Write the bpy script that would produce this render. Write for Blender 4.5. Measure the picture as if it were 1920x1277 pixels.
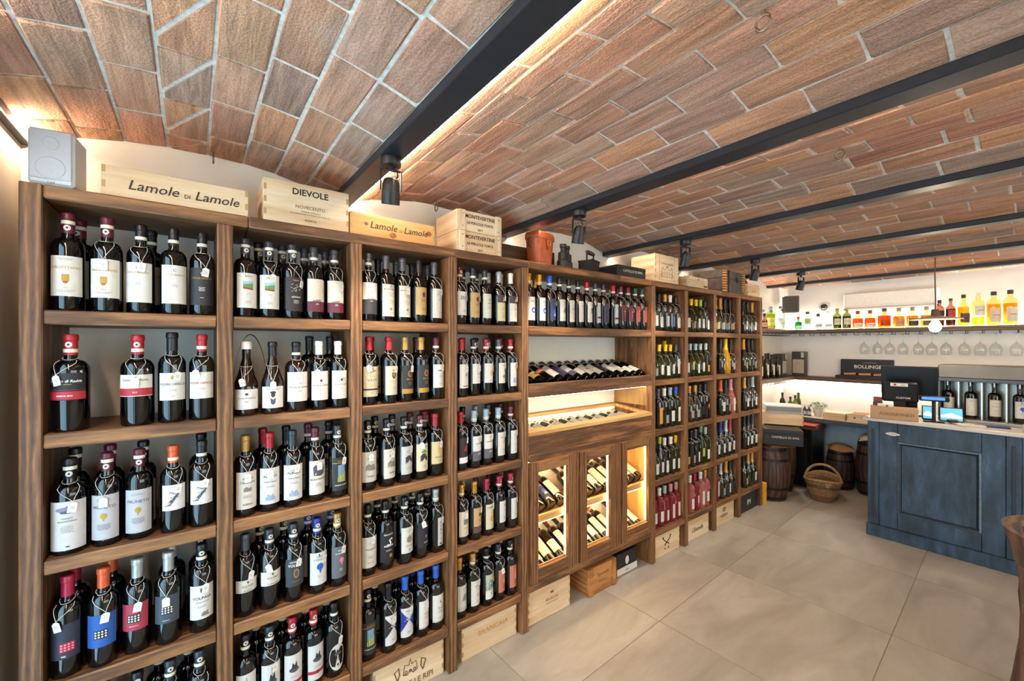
import bpy, bmesh, math, random
from mathutils import Vector, Matrix, Euler
R = math.radians
rnd = random.Random(7)
for o in list(bpy.data.objects): bpy.data.objects.remove(o)
sc = bpy.context.scene
COL = sc.collection
# ------------------------------------------------------------------ camera, world, light, exposure
FPX, PHI, CZ, HORIZ = 781.0, R(37.3), 1.61, 646.0
cs, sn = math.cos(PHI), math.sin(PHI)
cam = bpy.data.cameras.new('camera'); camo = bpy.data.objects.new('camera', cam); COL.objects.link(camo)
cam.sensor_fit = 'HORIZONTAL'; cam.sensor_width = 36; cam.lens = FPX*36/1920; cam.clip_start = 0.02
cam.shift_y = (HORIZ-638.5)/1920
camo.location = (0, 0, CZ); camo.rotation_euler = (R(90), 0, -PHI)
sc.camera = camo
w = bpy.data.worlds.new('world'); sc.world = w; w.use_nodes = True
bg = w.node_tree.nodes['Background']
bg.inputs[0].default_value = (0.75, 0.86, 1.0, 1); bg.inputs[1].default_value = 0.9
vs = sc.view_settings
vs.view_transform = 'Standard'; vs.look = 'None'; vs.gamma = 1; vs.use_curve_mapping = False
vs.exposure = -0.2
sc.cycles.max_bounces = 8; sc.cycles.diffuse_bounces = 4; sc.cycles.glossy_bounces = 4
sc.cycles.transmission_bounces = 8; sc.cycles.transparent_max_bounces = 12
sc.cycles.caustics_reflective = False; sc.cycles.caustics_refractive = False
sc.cycles.sample_clamp_indirect = 4.0; sc.cycles.adaptive_threshold = .02
def area(name, loc, rot, sx, sy, power, col):
    l = bpy.data.lights.new(name, 'AREA'); l.shape = 'RECTANGLE'; l.size = sx; l.size_y = sy
    l.energy = power; l.color = col
    o = bpy.data.objects.new(name, l); COL.objects.link(o); o.location = loc; o.rotation_euler = rot
    return o
# daylight entering through the shop door (wall by the camera); added frontal fill behind the camera
area('door_daylight', (-0.66, 0.98, 1.1), (0, R(-90), 0), 2.1, 1.5, 78, (0.52, 0.76, 1.0))
area('added_front_fill', (2.4, -3.36, 1.25), (R(90), 0, 0), 4.2, 1.9, 160, (0.95, 0.97, 1.0))
# ------------------------------------------------------------------ helpers
def xs(px, Y): u = px-960; return Y*(FPX*sn+cs*u)/(FPX*cs-sn*u)          # where a sight line meets the plane Y
def ys(px, X): u = px-960; return X*(FPX*cs-u*sn)/(u*cs+FPX*sn)
def hz(py, X, Y): return CZ+(HORIZ-py)*(X*sn+Y*cs)/FPX
def hexc(h):
    h = h.lstrip('#'); c = [int(h[i:i+2], 16)/255 for i in (0, 2, 4)]
    return tuple((x/12.92 if x <= .04045 else ((x+.055)/1.055)**2.4) for x in c)+(1,)
MATS = {}
def nodes(name):
    m = bpy.data.materials.new(name); m.use_nodes = True
    nt = m.node_tree; return m, nt, nt.nodes['Principled BSDF']
def N(nt, t, **kw):
    n = nt.nodes.new(t)
    for k, v in kw.items():
        if k.startswith('i_'): n.inputs[int(k[2:])].default_value = v
        else: setattr(n, k, v)
    return n
def ramp(nt, stops):
    n = nt.nodes.new('ShaderNodeValToRGB'); e = n.color_ramp.elements
    while len(e) < len(stops): e.new(.5)
    for i, (p, c) in enumerate(stops): e[i].position = p; e[i].color = hexc(c) if isinstance(c, str) else c
    return n
def plain(col, rough=.5, metal=0, vary=.025, scale=40, bump=0, coat=0, spec=None):
    """a procedural paint / paper / plastic / metal: base colour with a faint mottling and optional fine relief"""
    key = ('p', col, rough, metal, vary, scale, bump, coat, spec)
    if key in MATS: return MATS[key]
    m, nt, b = nodes('surface_%d' % len(MATS)); c = hexc(col)
    tc = N(nt, 'ShaderNodeTexCoord'); nz = N(nt, 'ShaderNodeTexNoise'); nz.inputs['Scale'].default_value = scale; nz.inputs['Detail'].default_value = 4
    nt.links.new(tc.outputs['Object'], nz.inputs['Vector'])
    d = tuple(max(0, x*(1-vary*2)) for x in c[:3])+(1,); l = tuple(min(1, x*(1+vary*2)) for x in c[:3])+(1,)
    r = ramp(nt, [(.3, d), (.7, l)]); nt.links.new(nz.outputs['Fac'], r.inputs[0]); nt.links.new(r.outputs[0], b.inputs['Base Color'])
    b.inputs['Roughness'].default_value = rough; b.inputs['Metallic'].default_value = metal
    if coat: b.inputs['Coat Weight'].default_value = coat; b.inputs['Coat Roughness'].default_value = .08
    if spec is not None: b.inputs['Specular IOR Level'].default_value = spec
    if bump:
        bp = N(nt, 'ShaderNodeBump'); bp.inputs['Strength'].default_value = bump; bp.inputs['Distance'].default_value = .004
        nt.links.new(nz.outputs['Fac'], bp.inputs['Height']); nt.links.new(bp.outputs[0], b.inputs['Normal'])
    MATS[key] = m; return m
def wood(axis, dark, mid, light, rough=.5, scale=1.0, rand=.22, bump=.35):
    key = ('w', axis, dark, mid, light, rough, scale)
    if key in MATS: return MATS[key]
    m, nt, b = nodes('wood_%s_%d' % (axis, len(MATS)))
    tc = N(nt, 'ShaderNodeTexCoord'); oi = N(nt, 'ShaderNodeObjectInfo')
    mul = N(nt, 'ShaderNodeMath', operation='MULTIPLY', i_1=13.0); nt.links.new(oi.outputs['Random'], mul.inputs[0])
    add = N(nt, 'ShaderNodeVectorMath', operation='ADD'); nt.links.new(tc.outputs['Object'], add.inputs[0]); nt.links.new(mul.outputs[0], add.inputs[1])
    mp = N(nt, 'ShaderNodeMapping'); s = {'x': (1.6, 16, 16), 'y': (16, 1.6, 16), 'z': (16, 16, 1.6)}[axis]
    mp.inputs['Scale'].default_value = tuple(v*scale for v in s); nt.links.new(add.outputs[0], mp.inputs['Vector'])
    n1 = N(nt, 'ShaderNodeTexNoise'); n1.inputs['Scale'].default_value = 1.3; n1.inputs['Detail'].default_value = 7; n1.inputs['Roughness'].default_value = .62; n1.inputs['Distortion'].default_value = 1.6
    n2 = N(nt, 'ShaderNodeTexNoise'); n2.inputs['Scale'].default_value = 7; n2.inputs['Detail'].default_value = 4
    wv = N(nt, 'ShaderNodeTexWave'); wv.inputs['Scale'].default_value = .55; wv.inputs['Distortion'].default_value = 9; wv.inputs['Detail'].default_value = 3
    wv.bands_direction = {'x': 'Y', 'y': 'Z', 'z': 'X'}[axis]
    for n in (n1, n2, wv): nt.links.new(mp.outputs[0], n.inputs['Vector'])
    mx = N(nt, 'ShaderNodeMix', data_type='FLOAT'); mx.inputs[0].default_value = .38
    nt.links.new(n1.outputs['Fac'], mx.inputs[2]); nt.links.new(wv.outputs['Fac'], mx.inputs[3])
    mx2 = N(nt, 'ShaderNodeMix', data_type='FLOAT'); mx2.inputs[0].default_value = .3
    nt.links.new(mx.outputs[0], mx2.inputs[2]); nt.links.new(n2.outputs['Fac'], mx2.inputs[3])
    r = ramp(nt, [(.25, dark), (.5, mid), (.75, light)]); nt.links.new(mx2.outputs[0], r.inputs[0])
    hs = N(nt, 'ShaderNodeHueSaturation'); mr = N(nt, 'ShaderNodeMapRange'); mr.inputs[3].default_value = 1-rand; mr.inputs[4].default_value = 1+rand
    nt.links.new(oi.outputs['Random'], mr.inputs[0]); nt.links.new(mr.outputs[0], hs.inputs['Value']); nt.links.new(r.outputs[0], hs.inputs['Color'])
    nt.links.new(hs.outputs[0], b.inputs['Base Color']); b.inputs['Roughness'].default_value = rough
    bp = N(nt, 'ShaderNodeBump'); bp.inputs['Strength'].default_value = bump; bp.inputs['Distance'].default_value = .003
    nt.links.new(mx2.outputs[0], bp.inputs['Height']); nt.links.new(bp.outputs[0], b.inputs['Normal'])
    MATS[key] = m; return m
def shelfwood(a): return wood(a, '#352213', '#6d482a', '#9a6d41', .52, 1.9, .13)
def pine(a): return wood(a, '#c4a078', '#d9bf9b', '#e7d4b8', .6, .7, .06, .12)
def glow(col, strength):
    key = ('e', col, strength)
    if key in MATS: return MATS[key]
    m, nt, b = nodes('light_%d' % len(MATS))
    b.inputs['Base Color'].default_value = hexc(col); b.inputs['Emission Color'].default_value = hexc(col); b.inputs['Emission Strength'].default_value = strength
    MATS[key] = m; return m
def glass(col='#ffffff', rough=.0, ior=1.45):
    key = ('g', col, rough, ior)
    if key in MATS: return MATS[key]
    m, nt, b = nodes('glass_%d' % len(MATS))
    b.inputs['Base Color'].default_value = hexc(col); b.inputs['Roughness'].default_value = rough
    b.inputs['Transmission Weight'].default_value = 1; b.inputs['IOR'].default_value = ior
    MATS[key] = m; return m
def thin_glass(tint='#f4faf8', refl=1.0):
    key = ('tg', tint, refl)
    if key in MATS: return MATS[key]
    m, nt, b = nodes('pane_glass_%d' % len(MATS)); nt.nodes.remove(b); out = nt.nodes['Material Output']
    t = N(nt, 'ShaderNodeBsdfTransparent'); t.inputs[0].default_value = hexc(tint)
    g = N(nt, 'ShaderNodeBsdfGlossy'); g.inputs['Roughness'].default_value = .03
    lw_ = N(nt, 'ShaderNodeLayerWeight'); lw_.inputs[0].default_value = .5; pw = N(nt, 'ShaderNodeMath', operation='POWER', i_1=5.0); nt.links.new(lw_.outputs['Facing'], pw.inputs[0])
    k = N(nt, 'ShaderNodeMath', operation='MULTIPLY_ADD', i_1=.9*refl, i_2=.04*refl, use_clamp=True); nt.links.new(pw.outputs[0], k.inputs[0])
    mx = N(nt, 'ShaderNodeMixShader'); nt.links.new(k.outputs[0], mx.inputs[0]); nt.links.new(t.outputs[0], mx.inputs[1]); nt.links.new(g.outputs[0], mx.inputs[2])
    nt.links.new(mx.outputs[0], out.inputs[0]); MATS[key] = m; return m

TXT = {}
def text2d(s, size, shear=0.0, bold=0.0, sx=1.0):
    """flat outline of a word, centred on x, baseline at 0: (verts, faces)"""
    key = (s, size, shear, bold, sx)
    if key in TXT: return TXT[key]
    cu = bpy.data.curves.new('t', 'FONT'); cu.body = s; cu.size = size; cu.align_x = 'CENTER'; cu.shear = shear; cu.offset = bold*size
    cu.resolution_u = 2
    ob = bpy.data.objects.new('t', cu)
    me = ob.to_mesh(); v = [(p.co.x*sx, p.co.y) for p in me.vertices]; f = [tuple(p.vertices) for p in me.polygons]
    ob.to_mesh_clear(); bpy.data.objects.remove(ob); bpy.data.curves.remove(cu)
    TXT[key] = (v, f); return v, f

class MB:
    """collects shapes with material slots; build() links them as ONE mesh object"""
    def __init__(s): s.v = []; s.f = []; s.m = []; s.mats = []
    def slot(s, mat):
        if mat not in s.mats: s.mats.append(mat)
        return s.mats.index(mat)
    def add(s, v, f, mat, M=None):
        o = len(s.v); k = s.slot(mat)
        s.v += [tuple(M @ Vector(p)) for p in v] if M is not None else [tuple(p) for p in v]
        for q in f: s.f.append(tuple(i+o for i in q)); s.m.append(k)
        return s
    def box(s, x0, y0, z0, x1, y1, z1, mat, c=0.0, M=None):
        if c <= 0:
            v = [(x0,y0,z0),(x1,y0,z0),(x1,y1,z0),(x0,y1,z0),(x0,y0,z1),(x1,y0,z1),(x1,y1,z1),(x0,y1,z1)]
            f = [(0,3,2,1),(4,5,6,7),(0,1,5,4),(1,2,6,5),(2,3,7,6),(3,0,4,7)]
            return s.add(v, f, mat, M)
        X = (x0, x1); Y = (y0, y1); Z = (z0, z1); v = []; ix = {}
        for i in (0, 1):
            for j in (0, 1):
                for k in (0, 1):
                    a = c*(1-2*i); b = c*(1-2*j); d = c*(1-2*k)
                    ix[i,j,k] = len(v)
                    v += [(X[i], Y[j]+b, Z[k]+d), (X[i]+a, Y[j], Z[k]+d), (X[i]+a, Y[j]+b, Z[k])]
        f = []
        for i in (0, 1):
            q = [ix[i,0,0], ix[i,1,0], ix[i,1,1], ix[i,0,1]]; f.append(tuple(q if i else q[::-1]))
            q = [ix[0,i,0]+1, ix[1,i,0]+1, ix[1,i,1]+1, ix[0,i,1]+1]; f.append(tuple(q[::-1] if i else q))
            q = [ix[0,0,i]+2, ix[1,0,i]+2, ix[1,1,i]+2, ix[0,1,i]+2]; f.append(tuple(q if i else q[::-1]))
            for j in (0, 1):
                f += [(ix[i,j,0], ix[i,j,1], ix[i,j,1]+1, ix[i,j,0]+1), (ix[i,0,j], ix[i,1,j], ix[i,1,j]+2, ix[i,0,j]+2), (ix[0,i,j]+1, ix[1,i,j]+1, ix[1,i,j]+2, ix[0,i,j]+2)]
                for k in (0, 1): f.append((ix[i,j,k], ix[i,j,k]+1, ix[i,j,k]+2))
        return s.add(v, f, mat, M)
    def lathe(s, prof, n, mat, M=None, sx=1, sy=1, caps=True, a0=0.0, a1=2*math.pi):
        full = abs(a1-a0-2*math.pi) < 1e-6; cols = n if full else n+1; v = []
        for r, z in prof:
            for i in range(cols):
                a = a0+(a1-a0)*i/n; v.append((r*math.cos(a)*sx, r*math.sin(a)*sy, z))
        f = []
        for j in range(len(prof)-1):
            for i in range(n):
                i2 = (i+1) % cols; f.append((j*cols+i, j*cols+i2, (j+1)*cols+i2, (j+1)*cols+i))
        if caps and full:
            if prof[0][0] > 1e-6: f.append(tuple(range(cols))[::-1])
            if prof[-1][0] > 1e-6: f.append(tuple((len(prof)-1)*cols+i for i in range(cols)))
        return s.add(v, f, mat, M)
    def cyl(s, p, q, r, mat, n=12, r2=None):
        p = Vector(p); q = Vector(q); d = q-p; M = Matrix.Translation(p) @ d.to_track_quat('Z', 'Y').to_matrix().to_4x4()
        return s.lathe([(r, 0), (r if r2 is None else r2, d.length)], n, mat, M)
    def tube(s, pts, r, mat, n=6, closed=False):
        P = [Vector(p) for p in pts]; L = len(P); v = []; up = Vector((.13, .29, 1)).normalized()
        for i, p in enumerate(P):
            a = P[(i-1) % L] if (closed or i) else P[i]; b = P[(i+1) % L] if (closed or i < L-1) else P[i]
            t = (b-a).normalized(); x = t.cross(up)
            if x.length < .05: x = t.cross(Vector((1, 0, 0)))
            x.normalize(); y = t.cross(x); rr = r[i] if isinstance(r, (list, tuple)) else r
            for k in range(n): an = 2*math.pi*k/n; v.append(p+x*rr*math.cos(an)+y*rr*math.sin(an))
        f = []
        for i in range(L if closed else L-1):
            j = (i+1) % L
            for k in range(n): k2 = (k+1) % n; f.append((i*n+k, j*n+k, j*n+k2, i*n+k2))
        if not closed: f += [tuple(range(n)), tuple((L-1)*n+k for k in range(n))[::-1]]
        return s.add(v, f, mat)
    def prism(s, poly, z0, z1, mat, M=None):
        n = len(poly); v = [(x, y, z0) for x, y in poly]+[(x, y, z1) for x, y in poly]
        f = [tuple(range(n))[::-1], tuple(range(n, 2*n))]+[(i, (i+1) % n, (i+1) % n+n, i+n) for i in range(n)]
        return s.add(v, f, mat, M)
    def text(s, t, size, mat, M, shear=0, bold=0, sx=1):
        v, f = text2d(t, size, shear, bold, sx)
        return s.add([(x, y, 0) for x, y in v], f, mat, M)
    def mesh(s, name):
        me = bpy.data.meshes.new(name); me.from_pydata(s.v, [], s.f)
        for m in s.mats: me.materials.append(m)
        me.polygons.foreach_set('material_index', s.m); me.shade_smooth(); me.set_sharp_from_angle(angle=R(38)); me.update()
        return me
    def build(s, name, parent=None, loc=None, rot=None):
        return ob(name, s.mesh(name), parent, loc, rot)
def ob(name, me, parent=None, loc=None, rot=None):
    o = bpy.data.objects.new(name, me); COL.objects.link(o)
    if parent is not None: o.parent = parent
    if loc is not None: o.location = loc
    if rot is not None: o.rotation_euler = rot
    return o
def empty(name, loc=(0, 0, 0), rz=0.0, rot=None):
    return ob(name, None, None, loc, rot or (0, 0, rz))
def tag(o, label, cat, group=None):
    o['label'] = label; o['category'] = cat
    if group: o['group'] = group
    return o
def struct(o, label=None):
    o['kind'] = 'structure'
    if label: o['label'] = label
    return o
FRONT = Matrix(((1,0,0,0),(0,0,-1,0),(0,1,0,0),(0,0,0,1)))      # flat x,y -> upright plane facing -Y
def face(x, y, z): return Matrix.Translation((x, y, z)) @ FRONT
SIDE = Matrix(((0,0,-1,0),(-1,0,0,0),(0,1,0,0),(0,0,0,1)))      # upright plane facing -X, text running towards -Y
def sface(x, y, z): return Matrix.Translation((x, y, z)) @ SIDE
# ------------------------------------------------------------------ the room
XL, XR, YB, YF = -0.47, 6.0, 2.14, -3.2
plaster = plain('#ece6da', .85, 0, .012, 9, .1)
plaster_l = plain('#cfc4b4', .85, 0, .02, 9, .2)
def tile_mat():
    m, nt, b = nodes('stone_tile'); tc = N(nt, 'ShaderNodeTexCoord'); oi = N(nt, 'ShaderNodeObjectInfo')
    mul = N(nt, 'ShaderNodeMath', operation='MULTIPLY', i_1=31.0); nt.links.new(oi.outputs['Random'], mul.inputs[0])
    ad = N(nt, 'ShaderNodeVectorMath', operation='ADD'); nt.links.new(tc.outputs['Object'], ad.inputs[0]); nt.links.new(mul.outputs[0], ad.inputs[1])
    mp = N(nt, 'ShaderNodeMapping'); mp.inputs['Scale'].default_value = (1.0, 2.6, 1); nt.links.new(ad.outputs[0], mp.inputs[0])
    n1 = N(nt, 'ShaderNodeTexNoise'); n1.inputs['Scale'].default_value = 1.5; n1.inputs['Detail'].default_value = 8; n1.inputs['Roughness'].default_value = .6; n1.inputs['Distortion'].default_value = .6
    nt.links.new(mp.outputs[0], n1.inputs['Vector'])
    r = ramp(nt, [(.28, '#878076'), (.5, '#9c958a'), (.74, '#b1aaa0')]); nt.links.new(n1.outputs['Fac'], r.inputs[0])
    nt.links.new(r.outputs[0], b.inputs['Base Color'])
    r2 = ramp(nt, [(.3, (.38,)*3+(1,)), (.7, (.52,)*3+(1,))]); nt.links.new(n1.outputs['Fac'], r2.inputs[0]); nt.links.new(r2.outputs[0], b.inputs['Roughness'])
    return m
TM = tile_mat()
fl = struct(MB().box(XL-.2, YF-.2, -.12, XR+.2, YB+.2, -.0025, plain('#8d8478', .9)).build('floor'))
def clip(poly, x0, x1, y0, y1):
    for ax, lim, sg in ((0, x0, 1), (0, x1, -1), (1, y0, 1), (1, y1, -1)):
        out = []
        for i in range(len(poly)):
            a, b = poly[i], poly[(i+1) % len(poly)]; da, db = sg*(a[ax]-lim), sg*(b[ax]-lim)
            if da >= 0: out.append(a)
            if (da > 0 and db < 0) or (da < 0 and db > 0):
                t = da/(da-db); out.append((a[0]+t*(b[0]-a[0]), a[1]+t*(b[1]-a[1])))
        poly = out
        if len(poly) < 3: return []
    return poly
T, ang, g = .885, R(2.4), .0022
ca, sa = math.cos(ang), math.sin(ang); OX, OY = 3.033, 1.445
for i in range(-6, 6):
    for j in range(-7, 3):
        q = [(i*T+g, j*T+g), ((i+1)*T-g, j*T+g), ((i+1)*T-g, (j+1)*T-g), (i*T+g, (j+1)*T-g)]
        p = clip([(OX+a*ca-b*sa, OY+a*sa+b*ca) for a, b in q], XL, XR, YF, YB)
        if p: MB().prism(p, -.012, 0.0, TM).build('floor_tile', fl)
struct(MB().box(XL-.15, YB, 0, XR+.15, YB+.15, 2.55, plaster).build('wall_back'))
struct(MB().box(XR, YF, 0, XR+.15, YB, 2.55, plain('#f3f1ed', .85, 0, .01, 9, .1)).build('wall_right'))
wl = MB()
for y0, y1, z0, z1 in ((YF, .24, 0, 2.55), (1.74, YB, 0, 2.55), (.24, 1.74, 2.2, 2.55)): wl.box(XL-.15, y0, z0, XL, y1, z1, plaster_l)
struct(wl.build('wall_left'))
wf = MB()
for x0, x1, z0, z1 in ((XL-.15, .4, 0, 2.55), (4.4, XR+.15, 0, 2.55), (.4, 4.4, 0, .35), (.4, 4.4, 2.15, 2.55)): wf.box(x0, YF-.15, z0, x1, YF, z1, plaster)
struct(wf.build('wall_front'))
iron = plain('#20242a', .45, .6, .05, 60)
dm = MB()
for y in (.24, .965, 1.69): dm.box(XL-.09, y, 0, XL-.03, y+.05, 2.2, iron, .004)
dm.box(XL-.09, .24, 2.14, XL-.03, 1.74, 2.2, iron, .004)
d1 = struct(dm.build('door_1'))
for y0, y1 in ((.29, .965), (1.015, 1.69)): MB().box(XL-.065, y0, 0, XL-.055, y1, 2.14, thin_glass()).build('pane', d1)
wm = MB()
for x in (.4, 1.72, 3.04, 4.35): wm.box(x, YF-.1, .35, x+.05, YF-.04, 2.15, iron, .004)
for z in (.35, 2.1): wm.box(.4, YF-.1, z, 4.4, YF-.04, z+.05, iron, .004)
w1 = struct(wm.build('fill_window_1'))  # unseen window, added to carry the frontal fill on the shelves
for x in (.45, 1.77, 3.09): MB().box(x, YF-.075, .4, x+1.27, YF-.065, 2.1, thin_glass()).build('pane', w1)
# ---- brick vaults between iron beams
def brick_mat():
    m, nt, b = nodes('vault_brick'); tc = N(nt, 'ShaderNodeTexCoord'); oi = N(nt, 'ShaderNodeObjectInfo')
    mul = N(nt, 'ShaderNodeMath', operation='MULTIPLY', i_1=17.0); nt.links.new(oi.outputs['Random'], mul.inputs[0])
    ad = N(nt, 'ShaderNodeVectorMath', operation='ADD'); nt.links.new(tc.outputs['Object'], ad.inputs[0]); nt.links.new(mul.outputs[0], ad.inputs[1])
    mp = N(nt, 'ShaderNodeMapping'); mp.inputs['Scale'].default_value = (32, 2.6, 10); nt.links.new(ad.outputs[0], mp.inputs[0])
    st = N(nt, 'ShaderNodeTexNoise'); st.inputs['Scale'].default_value = 1.5; st.inputs['Detail'].default_value = 4; st.inputs['Distortion'].default_value = .5; nt.links.new(mp.outputs[0], st.inputs['Vector'])
    gr = N(nt, 'ShaderNodeTexNoise'); gr.inputs['Scale'].default_value = 170; gr.inputs['Detail'].default_value = 3; nt.links.new(ad.outputs[0], gr.inputs['Vector'])
    cl = N(nt, 'ShaderNodeTexNoise'); cl.inputs['Scale'].default_value = 6; cl.inputs['Detail'].default_value = 3; nt.links.new(ad.outputs[0], cl.inputs['Vector'])
    base = ramp(nt, [(0, '#bd8b71'), (.25, '#ad8c7a'), (.45, '#c9936f'), (.65, '#a88e7e'), (.85, '#cc9d78'), (1, '#b7816a')]); nt.links.new(oi.outputs['Random'], base.inputs[0])
    r1 = ramp(nt, [(.3, (.52,)*3+(1,)), (.62, (1.15,)*3+(1,))]); nt.links.new(st.outputs['Fac'], r1.inputs[0])
    r2 = ramp(nt, [(.3, (.7,)*3+(1,)), (.68, (1.12,)*3+(1,))]); nt.links.new(gr.outputs['Fac'], r2.inputs[0])
    m1 = N(nt, 'ShaderNodeMix', data_type='RGBA', blend_type='MULTIPLY'); m1.inputs[0].default_value = .8; nt.links.new(base.outputs[0], m1.inputs[6]); nt.links.new(r1.outputs[0], m1.inputs[7])
    m2 = N(nt, 'ShaderNodeMix', data_type='RGBA', blend_type='MULTIPLY'); m2.inputs[0].default_value = .8; nt.links.new(m1.outputs[2], m2.inputs[6]); nt.links.new(r2.outputs[0], m2.inputs[7])
    pale = ramp(nt, [(.6, (0, 0, 0, 1)), (.78, (.45,)*3+(1,))]); nt.links.new(cl.outputs['Fac'], pale.inputs[0])
    m3 = N(nt, 'ShaderNodeMix', data_type='RGBA'); m3.inputs[7].default_value = hexc('#b8a193'); nt.links.new(pale.outputs[0], m3.inputs[0]); nt.links.new(m2.outputs[2], m3.inputs[6])
    nt.links.new(m3.outputs[2], b.inputs['Base Color']); b.inputs['Roughness'].default_value = .9
    mh = N(nt, 'ShaderNodeMix', data_type='FLOAT'); mh.inputs[0].default_value = .45; nt.links.new(st.outputs['Fac'], mh.inputs[2]); nt.links.new(gr.outputs['Fac'], mh.inputs[3])
    bp = N(nt, 'ShaderNodeBump'); bp.inputs['Strength'].default_value = .9; bp.inputs['Distance'].default_value = .009
    nt.links.new(mh.outputs[0], bp.inputs['Height']); nt.links.new(bp.outputs[0], b.inputs['Normal'])
    return m
BM = brick_mat(); mortar = plain('#d6d1c8', .95, 0, .1, 55, .5)
beamm = plain('#252c34', .4, .2, .08, 25)
BEAMS = [-.4875, .57, 1.555, 2.55, 3.58, 4.56, 5.53]
FW, BZ0, BZ1 = .0425, 2.29, 2.323
ZS, RISE, ROWS, BL = 2.319, .074, 8, .286
def brick_mesh(wd, ln, k):
    r = random.Random(k); m = MB().box(-wd/2, -ln/2, 0, wd/2, ln/2, .03, BM, .004)
    m.v = [(x+r.uniform(-.0025, .0025), y+r.uniform(-.003, .003), z+r.uniform(-.0016, .0016)) for x, y, z in m.v]
    return m
led = {}
for bi in range(7):
    xl = BEAMS[bi]+FW-.004; xr = (BEAMS[bi+1]-FW+.004) if bi < 6 else XR
    half = (xr-xl)/2; xm = (xl+xr)/2; rise = RISE if bi < 6 else .02
    Rv = (half*half+rise*rise)/(2*rise); zc = ZS+rise-Rv; th = math.asin(half/Rv); rows = ROWS if bi < 6 else 4
    v = []; n = 24; rm = Rv+.0045
    for y in (YF, YB):
        for k in range(n+1):
            a = -th+2*th*k/n; v.append((xm+rm*math.sin(a), y, zc+rm*math.cos(a)))
        for k in range(n+1):
            a = th-2*th*k/n; v.append((xm+(rm+.05)*math.sin(a), y, zc+(rm+.05)*math.cos(a)))
    q = 2*(n+1); f = [tuple(range(q)), tuple(range(q, 2*q))[::-1]]+[(k, (k+1) % q, (k+1) % q+q, k+q) for k in range(q)]
    cl = struct(MB().add(v, f, mortar).build('ceiling'), 'plaster backed brick vault between two ceiling beams')
    wd = 2*th*Rv/rows; var = [brick_mesh(wd-(.008 if bi == 0 else .006), BL-.009, bi*7+k).mesh('brick') for k in range(4)]
    bd = MB()
    for r_ in range(rows):
        a = -th+(r_+.5)*2*th/rows; y1 = YB; first = rnd.uniform(.3, 1)*BL if bi == 0 else (BL*.5 if (r_+bi) % 2 else BL)*rnd.uniform(.8, 1.0)
        k = 0
        while y1 > YF+.02:
            ln = min(first if k == 0 else BL*rnd.uniform(.94, 1.06), y1-YF); yc = y1-ln/2
            dz = rnd.uniform(-.0025, .0015); loc = (xm+(Rv+dz)*math.sin(a), yc, zc+(Rv+dz)*math.cos(a)); rot = (rnd.uniform(-.008, .008), a, rnd.uniform(-.012, .012))
            if y1 < -.45:
                bd.box(-wd/2+.0045, -ln/2+.005, 0, wd/2-.0045, ln/2-.005, .03, BM, 0, Matrix.Translation(loc) @ Euler(rot).to_matrix().to_4x4())
            elif bi == 0 and r_ == 3 and k < 6:      # the key course of the first vault: bricks cut on the skew
                w2, l2, gp = wd/2-.004, ln/2-.005, .006
                for s_, poly in ((0, [(-w2, -l2), (w2-gp*2, -l2), (-w2, l2*.6)]), (1, [(w2, -l2+gp*2), (w2, l2), (-w2+gp, l2), (-w2+gp, l2*.75)])):
                    o = MB().prism(poly, 0, .03, BM).build('brick', cl, loc, rot)
            else:
                o = ob('brick', var[rnd.randrange(4)], cl, loc, rot); o.scale = (1, (ln-.009)/(BL-.009), 1)
            y1 -= ln; k += 1
    o = bd.build('brick_run', cl); o['kind'] = 'stuff'
for bi, bx in enumerate(BEAMS):
    m = MB().box(bx-FW, YF, BZ0, bx+FW, YB, BZ1, beamm, .003).box(bx-.006, YF, BZ1, bx+.006, YB, 2.46, beamm)
    m.box(bx-FW, YF, 2.46, bx+FW, YB, 2.475, beamm)
    b = struct(m.build('trim_%d' % (bi+1)), 'dark painted iron ceiling beam')
    s = (300, 165, 75, 60, 55, 55, 15)[bi]
    for ya, yb in (((YF+.05, 1.42), (1.93, YB-.01)) if bi == 0 else ((YF+.05, YB-.02),)):
        MB().box(bx+FW+.001, ya, BZ0+.009, bx+FW+.011, yb, BZ0+.013, glow('#ffe4c4', s)).build('led_strip', b)
ringm = plain('#8a7a66', .5, .8, .1, 80)
def ring(x, y, z, lab):
    t = empty('ceiling_ring', (x, y, z)); tag(t, lab, 'hook', 'iron rings in the brick vaults')
    MB().tube([(.0, .016*math.sin(a), -.03+.018*math.cos(a)) for a in [k*math.pi/6 for k in range(12)]], .0035, ringm, 6, True).build('ring', t)
    MB().cyl((0, 0, -.014), (0, 0, .012), .004, ringm, 8).build('eye_bolt', t)
for x, y, lab in ((1.06, .42, 'rusty iron ring in second brick vault nearest the camera'), (2.05, .53, 'iron ring hanging from third brick vault'), (.06, 2.08, 'iron ring in first vault above the long crate'),
                  (1.06, 2.08, 'iron ring in second vault close to the shelf wall')):
    ring(x, y, ZS+RISE+.001, lab)
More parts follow.
